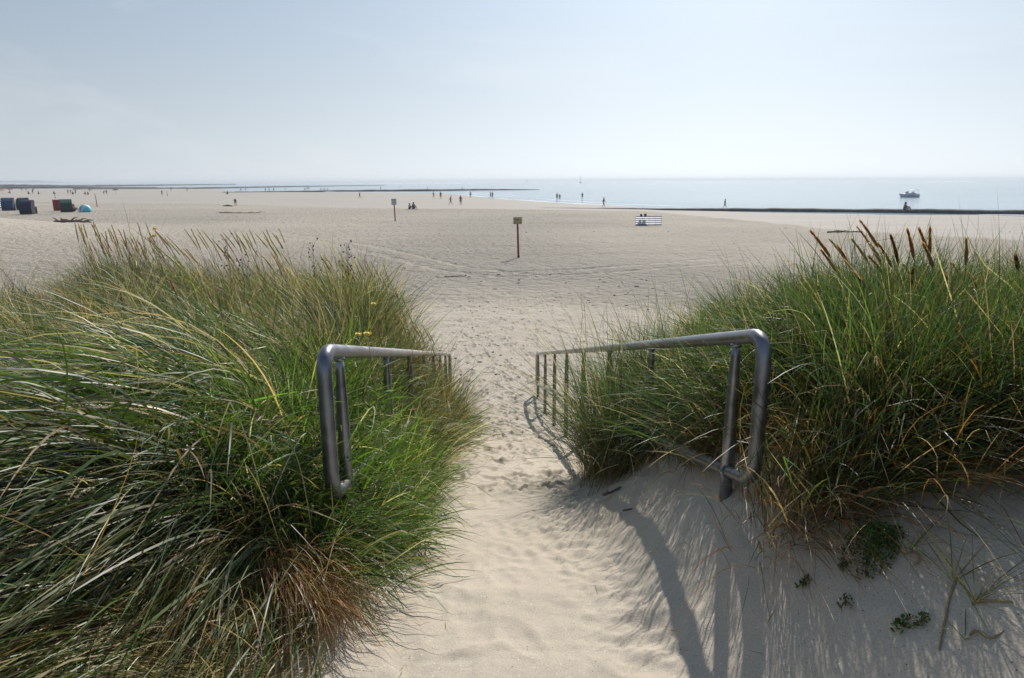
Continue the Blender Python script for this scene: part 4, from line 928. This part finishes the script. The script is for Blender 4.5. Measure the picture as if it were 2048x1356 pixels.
# 4 bright green fringe between the left handrail and the path
parts = []
x, y = scatter(230, -1.4, -.4, 2.35, 4.6, lambda x, y: (x < leftedge(y) + .04) & (x > leftedge(y) - .55))
parts.append(clumps(x, y, 40, .07, .40, (.03, -.08), .55, (.36, -.45, -.9), .6, .0046, [(4, BRIGHT), (5, GREEN), (2, BLUEGREEN), (1.3, PALE_), (1, STRAW)], [(2, BROWN), (3, GREEN), (2, OLIVE)], nseg=7))
x, y = scatter(190, -1.7, -.3, 4.2, 9.3, lambda x, y: (x < leftedge(y) + .04) & (x > leftedge(y) - .6))
parts.append(clumps(x, y, 40, .08, .46, (.12, -.02), .5, (.75, -.2, -.75), .45, .0046, [(4, OLIVE), (5, GREEN), (2, BLUEGREEN), (3, PALE_), (2, STRAW)], BASE, nseg=6))
x, y = scatter(46, -1.1, -.7, 2.9, 4.8, lambda x, y: x < leftedge(y) + .0)
parts.append(clumps(x, y, 22, .05, .56, (.02, 0), .25, (.15, -.1, -.2), .25, .0085, [(6, BRIGHT), (4, GREEN)], [(2, GREEN), (2, OLIVE)], nseg=7))
tag(grass_object('marram_grass', parts), 'bright green fringe of grass between the left handrail and the path', 'grass', kind='stuff')

# 5 the right dune
parts = []
inr = lambda x, y: ((np.abs(x / y - .40) > .028) | (y < 2.9)) & ((np.abs(x / y - .565) > .014) | (y < 2.9)) & (fbm(x * 1.25 + 40, y * 1.25, 2) > -.20) & (x > rightedge(y)) & (x < y * .95 + 1.2) & (y < 8.4 + .5 * np.sin(x * 1.7))
x, y = scatter(660, .6, 8.6, 2.2, 8.9, inr)
parts.append(clumps(x, y, 50, .085, .47 + .36 * fbm(x * .9 + 20, y * .9, 2) + .13 * ((x / y > .43) & (x / y < .70) & (y < 5.5)), (-.12, -.02), .34, (-.25, -.12, -.14), .34, .0044, [(6, BLUEGREEN), (5, GREEN), (4, OLIVE), (2.6, STRAW)], BASE))
# a steep shoulder over the rail
x, y = scatter(44, .5, 1.6, 4.2, 5.3, lambda x, y: (x > xc(y) + .70) & (x < xc(y) + 1.35))
parts.append(clumps(x, y, 42, .08, .80, (-.18, 0), .26, (-.28, -.06, -.12), .26, .0038, [(6, BLUEGREEN), (4, GREEN), (3, PALE_), (2, OLIVE)], BASE))
x, y = scatter(34, .3, 1.3, 4.2, 5.3, lambda x, y: (x > xc(y) + .62) & (x < xc(y) + .98))
parts.append(clumps(x, y, 38, .07, .98, (-.06, 0), .22, (-.30, -.04, -.10), .24, .0036, [(6, BLUEGREEN), (4, GREEN), (3, PALE_), (2, OLIVE)], BASE))
x, y = scatter(110, 1.0, 7.5, 3.0, 7.6, inr)
parts.append(clumps(x, y, 9, .08, .72, (-.06, 0), .2, (-.12, 0, .02), .18, .0036, [(5, BLUEGREEN), (3, GREEN), (3, STRAW)], BASE))
# blades spilling left over the rail and the path
x, y = scatter(140, .6, 2.0, 3.2, 5.4, lambda x, y: (x > rightedge(y)) & (x < rightedge(y) + .75))
parts.append(clumps(x, y, 46, .08, .66, (-.42, -.08), .36, (-1.0, -.25, -.38), .32, .0036, [(6, BLUEGREEN), (4, GREEN), (3, PALE_), (2, OLIVE)], [(2, BROWN), (3, OLIVE), (2, STRAW)]))
x, y = scatter(120, .9, 5.6, 2.5, 5.4, inr)
parts.append(clumps(x, y, 12, .10, .74, (-.3, -.3), .5, (-.9, -.9, -.85), .6, .0042, [(3, PALE_), (3, BLUEGREEN), (2, STRAW)], BASE, nseg=8))
# pale windblown grass at far right
x, y = scatter(90, 2.4, 4.4, 2.7, 4.4, lambda x, y: x > .62 * y + .4)
parts.append(clumps(x, y, 46, .10, .40, (-.1, -.2), .6, (-.2, -.6, -.7), .7, .0040, [(4, PALE_), (3, STRAW), (4, GREEN), (2, BLUEGREEN)], BASE))
# a tight dark stand right behind the brow of the bank
x, y = scatter(540, .9, 4.0, 1.75, 3.9, lambda x, y: (x > rightedge(y) + .30) & (x < y * .95 + 1.0))
parts.append(clumps(x, y, 56, .08, .58 + .04 * (y > 3), (-.08, -.04), .30, (-.25, -.25, -.20), .32, .0040, [(6, BLUEGREEN), (5, GREEN), (4, OLIVE), (1.2, STRAW)], BASE))
# rusty brown dead base
x, y = scatter(330, .9, 3.6, 1.7, 4.2, lambda x, y: (x > rightedge(y) - .06) & (x < rightedge(y) + 1.5))
parts.append(clumps(x, y, 46, .07, .44, (-.08, -.25), .45, (-.3, -.9, -.75), .55, .0032, [(7, BROWN * 1.25), (3, STRAW), (1, OLIVE)], [(3, BROWN * 1.2)], nseg=7))
tag(grass_object('marram_grass', parts), 'dense marram grass on the right dune with rusty dead blades at its foot', 'grass', kind='stuff')
# 6 sparse thread-like runners hanging over the shaded bank
parts = []
x, y = scatter(44, .9, 2.6, 1.55, 2.3, lambda x, y: x > rightedge(y) - .2)
parts.append(clumps(x, y, 7, .06, .55, (-.1, -.6), .6, (-.1, -1.0, -1.9), .7, .0028, [(3, OLIVE), (3, GREEN), (2, BROWN), (2, PALE_)], BASE, nseg=9))
tag(grass_object('marram_grass', parts), 'thin sparse blades hanging over the shaded sand bank at lower right', 'grass', kind='stuff')

# dry straw litter on the path
n = 260; y = RS.uniform(1.7, 9, n); x = xc(y) + np.where(RS.rand(n) < .5, -1, 1) * np.clip(.48 + .12 * RS.randn(n), .1, .8) * (1 + .02 * y)
a = RS.rand(n) * 6.28; P = np.stack([x, y, ground(x, y) + .006], 1); d = np.stack([np.cos(a), np.sin(a), .04 * RS.randn(n)], 1)
tag(grass_object('grass_litter', [blades(P, d, RS.randn(n, 3) * np.array((.4, .4, 0)), .03 + .08 * RS.rand(n), np.full(n, .0028), pick(n, [(3, STRAW), (2, BROWN)]), pick(n, [(1, STRAW)]), 4, 1, .004)]), 'dry straw litter lying along both edges of the path', 'litter', kind='stuff')

# ------------------------------------------------------------------ flowering stalks, each a thing of its own
PLUME = leaf_material('marram_plume', .6, .7, .1, (1.1, 1.08, .95)); STALK = mat('marram_stalk', (.20, .17, .06), .5, col2=(.30, .24, .10))
def seed_stalk(tip, root_off, hl, hw, c, label, group, bendy=.12):
    """tip: world point; the stalk stands on the ground under tip + root_off and carries a spindle of awns"""
    tip = Vector(tip); rx, ry = tip.x + root_off[0], tip.y + root_off[1]; rz_ = gz(rx, ry) - .03
    root = empty('marram_flower_stalk', (rx, ry, rz_)); t_ = tip - Vector((rx, ry, rz_))
    ctrl = Vector((t_.x * .12, t_.y * .12, t_.z * .62)); B = lambda s: ctrl * 2 * s * (1 - s) + t_ * s * s
    Lt = t_.length; f = 1 - hl / Lt
    if f < .3: f = .3
    MB().tube([B(s) for s in np.linspace(0, f + .02, 8)], [.0024] * 5 + [.0020, .0017, .0015], 6).build('stalk', STALK, root)
    n = 170; s = f + (1 - f) * RS.rand(n) ** .95; q = (s - f) / (1 - f)
    pos = np.array([B(v) for v in s]); ax = unit(np.array([B(min(1.02, v + .02)) - B(v - .02) for v in s]))
    rad = hw * np.minimum(1, .25 + 3.2 * q) * (1 - q) ** .55
    rnd = RS.randn(n, 3); rnd -= ax * (rnd * ax).sum(1)[:, None]; rnd = unit(rnd)
    d0 = unit(ax + rnd * .30); pos = pos - ax * .006 + rnd * (rad * .35)[:, None]
    L = .018 + .010 * RS.rand(n) + rad * .6
    cc = np.clip(np.array(c) * (1 + .25 * RS.randn(n, 1)), .02, .7)
    v, q_, cl = blades(pos, d0, -rnd * .25, L, np.full(n, .0042), cc, cc * .8, 2, 1, None)
    # a solid core so that the spike reads as a full body
    core = MB().tube([B(v_) for v_ in np.linspace(f, .985, 9)], [hw * .25, hw * .62, hw * .72, hw * .70, hw * .62, hw * .52, hw * .40, hw * .26, hw * .06], 8)
    cm_ = bpy.data.meshes.new('t'); core.bm.to_mesh(cm_); core.bm.free()
    cv = np.array([x.co[:] for x in cm_.vertices]); cq = np.array([list(p.vertices) for p in cm_.polygons if len(p.vertices) == 4]); bpy.data.meshes.remove(cm_)
    g_ = grass_object('seed_head', [(v, q_, cl), (cv, cq, np.tile(np.array(c) * .8, (len(cv), 1)))], PLUME)
    g_.location = (0, 0, 0); g_.parent = root
    tag(root, label, 'grass stalk', group)
TAN = (.78, .60, .36); RUST = (.60, .36, .16); GOLD = (.80, .62, .36); DKRUST = (.32, .16, .06)
# right dune: each head measured in the photograph (tip x, tip y, length px, distance)
RT = [(1622, 463, 62, 3.9, RUST), (1722, 443, 62, 4.1, RUST), (1741, 488, 45, 4.2, TAN), (1716, 455, 90, 4.3, RUST), (1703, 478, 56, 4.2, TAN), (1757, 488, 58, 4.0, RUST), (1672, 488, 70, 4.0, RUST), (1659, 478, 66, 4.2, TAN),
      (1737, 512, 88, 3.9, DKRUST), (1782, 472, 66, 4.0, DKRUST), (1815, 460, 68, 3.7, RUST), (1838, 457, 64, 3.7, RUST), (1860, 457, 60, 3.7, RUST), (1846, 486, 62, 3.6, RUST), (1933, 480, 58, 3.7, RUST), (1825, 541, 36, 3.6, DKRUST),
      (1806, 528, 36, 4.1, TAN), (1887, 549, 30, 3.7, DKRUST), (1905, 527, 34, 4.1, TAN), (1939, 548, 42, 3.5, RUST), (2031, 512, 36, 3.2, DKRUST), (1642, 500, 55, 4.0, RUST), (1688, 520, 60, 3.8, TAN), (1707, 545, 44, 3.7, RUST), (1924, 565, 40, 3.9, TAN), (1961, 552, 34, 4.3, TAN), (1973, 570, 30, 4.2, TAN)]
UNI = {1: 'rust brown flower spike, the tallest left of centre in the right dune grass', 0: 'rust brown flower spike leaning farthest left over the right dune', 10: 'rust brown flower spike, leftmost of four tall ones close together on the right dune', 11: 'rust brown flower spike, second from left of four tall ones on the right dune', 12: 'rust brown flower spike, rightmost upright one of four on the right dune', 13: 'rust brown flower spike, lowest of four tall ones close together on the right dune',
       14: 'lone rust brown flower spike standing straight, right of the four tall ones', 20: 'dark flower spike cut close to the right edge of the view', 9: 'dark flower spike with a thin bare tip in a gap of the right grass', 15: 'short fat dark flower spike below the group of four tall ones', 17: 'short dark flower spike tilted left beneath the lone straight one'}
for i, (px, py, ln, D_, c) in enumerate(RT):
    D_ = D_ * .86; tip = atY(px, py, D_); hl = ln / F * D_ * 1.08; lx = .30 if px < 1780 else .20
    if i in (14, 12, 15): lx = .03
    if px > 2000: lx = .18
    tip.z = max(tip.z, gz(tip.x, tip.y) + hl + .15)
    seed_stalk(tip, (lx, RS.uniform(-.08, .1)), hl,   .0108 * (1.12 if i in (9, 15, 10, 11, 13) else 1), c, UNI.get(i, 'rust brown flower spike in the leaning sheaf on the left part of the right dune' if px < 1780 else 'small tan flower spike low in the grass at the right of the right dune'), 'flower spikes leaning left in the right dune sheaf' if px < 1780 else 'flower spikes on the right part of the right dune')
# left dune: many alike
rg = random.Random(31); cnt = 0
zones = [(150, 300, 445, 500, 42, (7.0, 8.2), TAN, 'straw coloured flower spike in the upright tuft at the left end of the crest', 'flower spikes at the left end of the left crest'),
         (290, 560, 458, 575, 84, (6.4, 8.2), GOLD, 'tan flower spike leaning left along the middle of the left crest', 'flower spikes along the middle of the left crest'),
         (560, 870, 500, 610, 60, (6.2, 8.6), TAN, 'tan flower spike at the right end of the left crest towards the path', 'flower spikes at the right end of the left crest'),
         (120, 560, 560, 760, 26, (4.2, 5.8), (.50, .36, .22), 'pinkish straw flower spike bent low among the left dune grass', 'low bent flower spikes inside the left dune grass')]
for x0, x1, y0, y1, n, (d0_, d1_), c, lb, gr in zones:
    for k in range(n):
        px = x0 + (x1 - x0) * (k + rg.random()) / n; t = rg.random() ** (1.5 if n > 25 else 1); py = y0 + (y1 - y0) * t
        if n > 25 and px > 560: py += (px - 560) * .10
        D_ = rg.uniform(d0_, d1_); tip = atY(px, py, D_)
        if tip.x > leftedge(tip.y) - .12: continue
        g0 = gz(tip.x, tip.y)
        if tip.z - g0 > 1.25: tip.z = g0 + rg.uniform(.95, 1.25)
        if tip.z - g0 < .42: tip.z = g0 + rg.uniform(.42, .6)
        ln = rg.uniform(.17, .27); lean_ = rg.uniform(.16, .40) if x0 > 200 or n < 25 else rg.uniform(.05, .22)
        cc = tuple(v * rg.uniform(.8, 1.2) for v in c)
        seed_stalk(tip, (lean_, rg.uniform(-.1, .1)), ln, rg.uniform(.0068, .0095), cc, lb, gr)

# ------------------------------------------------------------------ broad-leaved plants
HERB = leaf_material('herb_leaf', .35, .45, .4)
def leaf_cloud(name, root, n, spread, size, cols, hgt, up_bias=.4, follow=True, wid=.6):
    """many small leaves round the branching stems of one plant"""
    a = RS.rand(n) * 2 * math.pi; r_ = RS.rand(n) ** .6
    x = np.cos(a) * r_ * spread[0]; y = np.sin(a) * r_ * spread[1]; z = hgt * (1 - r_ ** 2) * RS.rand(n) ** .6
    loc = root.location; gx = ground(loc.x + x, loc.y + y) - loc.z if follow else 0
    P = np.stack([x, y, z + gx + .012], 1); d = unit(RS.randn(n, 3) + np.array((0, 0, up_bias)))
    v, q, c = blades(P, d, RS.randn(n, 3) * .3, size * (.6 + .8 * RS.rand(n)), size * wid * (.7 + .6 * RS.rand(n)), pick(n, cols), pick(n, cols), 3, 1, None)
    o = grass_object(name, [(v, q, c)], HERB); o.parent = root; return o
DG = np.array((.05, .115, .025)); YG = np.array((.10, .17, .03))
STEMM = mat('herb_stem', (.10, .06, .03), .7)
def creeper(px, py, spread, n, size, hgt, label, stems=5, cols=((5, DG), (3, GREEN), (1, YG)), group=None):
    g_ = hit(px, py); root = empty('creeping_plant', g_); leaf_cloud('leaves', root, n, spread, size, cols, hgt)
    mb_ = MB()
    for k in range(stems):
        a = RS.rand() * 6.28; L_ = .9; pts = []
        for s in np.linspace(0, 1, 6):
            x = math.cos(a) * spread[0] * s * L_; y = math.sin(a) * spread[1] * s * L_; pts.append((x, y, gz(g_.x + x, g_.y + y) - g_.z + .012 + hgt * .3 * math.sin(s * 3)))
        mb_.tube(pts, .002, 5)
    mb_.build('stems', STEMM, root); tag(root, label, 'plant', group)
creeper(1738, 1110, (.075, .10), 900, .010, .09, 'leafy dark green bush, the largest plant on the shaded lower right bank')
creeper(1765, 1092, (.06, .05), 130, .013, .03, 'loose leafy shoots just right above the dark green bush')
GS = 'small green sprigs on the shaded sand bank'
creeper(1607, 1172, (.022, .02), 40, .012, .02, 'tiny green sprig alone left of the dark green bush on the sand', 3, group=GS)
creeper(1690, 1212, (.018, .03), 34, .010, .02, 'thin green sprig trailing below the dark green bush', 3, group=GS)
creeper(1801, 1257, (.028, .02), 60, .013, .02, 'lowest green sprig on the sand near the bottom right', 3, group=GS)
creeper(1842, 1250, (.018, .02), 30, .012, .018, 'small green sprig just right of the lowest one', 3, group=GS)
creeper(1686, 1140, (.018, .015), 30, .012, .018, 'small sprig touching the left side of the dark green bush', 3, group=GS)
YG2 = ((5, BRIGHT), (3, GREEN), (2, YG))
creeper(672, 1040, (.13, .12), 900, .013, .16, 'fine leaved light green bedstraw under the lower end of the left handrail', 9, YG2)
creeper(700, 1110, (.10, .09), 500, .011, .09, 'second patch of fine leaved bedstraw spreading towards the sand path', 9, YG2)
creeper(60, 770, (.55, .45), 1500, .035, .40, 'bushy small leaved green plant at the left edge among the grass', 12, ((4, DG), (4, GREEN), (1, YG)))
creeper(90, 640, (.6, .4), 1100, .035, .42, 'low leafy shrub at the left edge below the sand dome', 12, ((5, DG), (3, GREEN)))
creeper(1960, 690, (.5, .4), 900, .03, .3, 'small leaved plant growing through the grass near the right edge', 12, ((5, DG), (3, GREEN), (1, YG)))
# grass shoots with bare rhizomes on the bank
def shoot(px, py, n, L_, label, up_=.7, rhiz=None):
    g_ = hit(px, py); root = empty('marram_shoot', g_); a = np.linspace(0, 6.28, n) + RS.rand(n) * .4
    d = unit(np.stack([np.cos(a), np.sin(a) * .8, np.full(n, up_) + .4 * RS.rand(n)], 1)); P = np.tile(np.array([[0, 0, .0]]), (n, 1))
    v, q, c = blades(P, d, np.tile([[-.1, -.2, -.35]], (n, 1)) + RS.randn(n, 3) * .15, L_ * (.6 + .6 * RS.rand(n)), np.full(n, .0032), pick(n, [(3, GREEN), (3, OLIVE), (2, STRAW)]), pick(n, [(2, STRAW), (2, OLIVE)]), 6, 1.2, None)
    o = grass_object('blades', [(v, q, c)]); o.parent = root
    if rhiz:
        pts = []
        for s in np.linspace(0, 1, 7):
            x = rhiz[0] * s * .7 + .012 * math.sin(5 * s + px); y = rhiz[1] * s * .7 + .010 * math.sin(7 * s); pts.append((x, y, gz(g_.x + x, g_.y + y) - g_.z + .004 + .006 * math.sin(3 * s)))
        MB().tube(pts, [.0035, .004, .0035, .003, .003, .0025, .002], 8).build('rhizome', mat('rhizome', (.20, .15, .07), .8, col2=(.32, .24, .12)), root)
    tag(root, label, 'grass shoot', 'marram shoots with bare roots on the shaded bank')
shoot(1952, 1205, 16, .22, 'star shaped young grass shoot on the sand at the right edge', .9, (.06, -.10))
shoot(1815, 1110, 9, .17, 'upright young grass shoot right of the dark green bush', 1.2, (.0, -.08))
shoot(1905, 1165, 12, .20, 'grass shoot with a thick bare orange root left of the star shaped shoot', 1.0, (-.16, -.22))
shoot(1930, 1280, 7, .10, 'short grass shoot with a curved pale root near the bottom right', .7, (.09, -.07))

# yellow flowers and dark seeded stems
YEL = mat('yellow_petals', (.75, .50, .02), .5, col2=(.85, .62, .03)); DSEED = mat('dark_seed', (.035, .025, .02), .8)
def flower(px, py, D_, r_, label, heads=((0, 0),)):
    tip = atY(px, py, D_); g0 = gz(tip.x + .05, tip.y); root = empty('yellow_flower', (tip.x + .05, tip.y, g0)); H = tip.z - g0
    for dx, dz in heads:
        x = -.05 + dx / F * D_; z = H + dz / F * D_
        MB().tube([(0, 0, 0), (0, 0, z * .5), (x, 0, z)], [.003, .0025, .002], 6).build('stem', STALK, root)
        h = MB(); n = 14
        for k in range(n):
            a = 2 * math.pi * k / n; u = Vector((math.cos(a), math.sin(a) * .8, .25 - .45 * math.sin(a) * -1)); t = Vector((-math.sin(a), math.cos(a), 0))
            c = Vector((x, 0, z)); vs = [h.bm.verts.new(c + p_) for p_ in (t * -r_ * .1, u * r_ * .6 - t * r_ * .2, u * r_, u * r_ * .6 + t * r_ * .2, t * r_ * .1)]; h.bm.faces.new(vs)
        h.ball((x, 0, z + r_ * .10), r_ * .55, 1, 1, .7, 8); h.build('flower_head', YEL, root)
    n = 26; zz = RS.rand(n) * H * .8; P = np.stack([np.zeros(n), np.zeros(n), zz], 1); d = unit(RS.randn(n, 3) * np.array((1, 1, .4)) + np.array((0, 0, .4)))
    v, q, c = blades(P, d, RS.randn(n, 3) * .3, .05 + .05 * RS.rand(n), np.full(n, .012), pick(n, [(3, BRIGHT), (3, GREEN)]), pick(n, [(3, GREEN)]), 4, 1, None)
    o = grass_object('leaves', [(v, q, c)], HERB); o.parent = root; tag(root, label, 'flower', 'yellow ragwort like flowers on the left dune')
flower(717, 670, 3.3, .021, 'yellow flower, left of the close pair just above the left handrail')
flower(735, 669, 3.3, .024, 'yellow flower, right of the close pair just above the left handrail')
flower(748, 609, 4.8, .026, 'lone yellow flower above the pair over the left handrail')
flower(308, 472, 6.8, .034, 'yellow flowers standing up at the left crest', ((0, 0), (3, 14)))
def seeded(px, py, D_, n, label):
    tip = atY(px, py, D_); g0 = gz(tip.x, tip.y); root = empty('seeded_weed', (tip.x, tip.y, g0)); H = max(tip.z - g0, .5); m_ = MB()
    sm_ = MB().ball((0, 0, 0), 1, 1, 1, 1.1, 6); bm_ = bpy.data.meshes.new('seed_head'); sm_.bm.to_mesh(bm_); sm_.bm.free(); bm_.materials.append(DSEED)
    m_.tube([(0, 0, 0), (.01, 0, H * .5), (0, 0, H)], [.003, .002, .0015], 6)
    for k in range(n):
        z = H * (.62 + .38 * k / n); a = RS.rand() * 6.28; l = .03 + .075 * RS.rand() * (1 - .5 * k / n); e = Vector((math.cos(a) * l, math.sin(a) * l * .6, z + l * .7))
        m_.tube([(0, 0, z - .04), e * .6 + Vector((0, 0, z * .4 - .01)), e], [.0013, .001, .0008], 5)
        sh_ = bpy.data.objects.new('seed_head', bm_); COL.objects.link(sh_); sh_.parent = root; sh_.location = e; sh_.scale = (.0055 + .003 * RS.rand(),) * 3
    m_.build('stem', STEMM, root); tag(root, label, 'weed', 'dark seeded weeds on the left crest')
seeded(692, 485, 6.4, 22, 'dark seeded weed standing tallest near the right end of the left crest')
seeded(624, 482, 6.6, 14, 'dark seeded weed left of the tallest dark one on the crest')
seeded(452, 472, 6.8, 18, 'dark seeded weed on the middle of the left crest')
seeded(483, 515, 6.2, 12, 'lower dark seeded weed beside the one on the middle of the left crest')
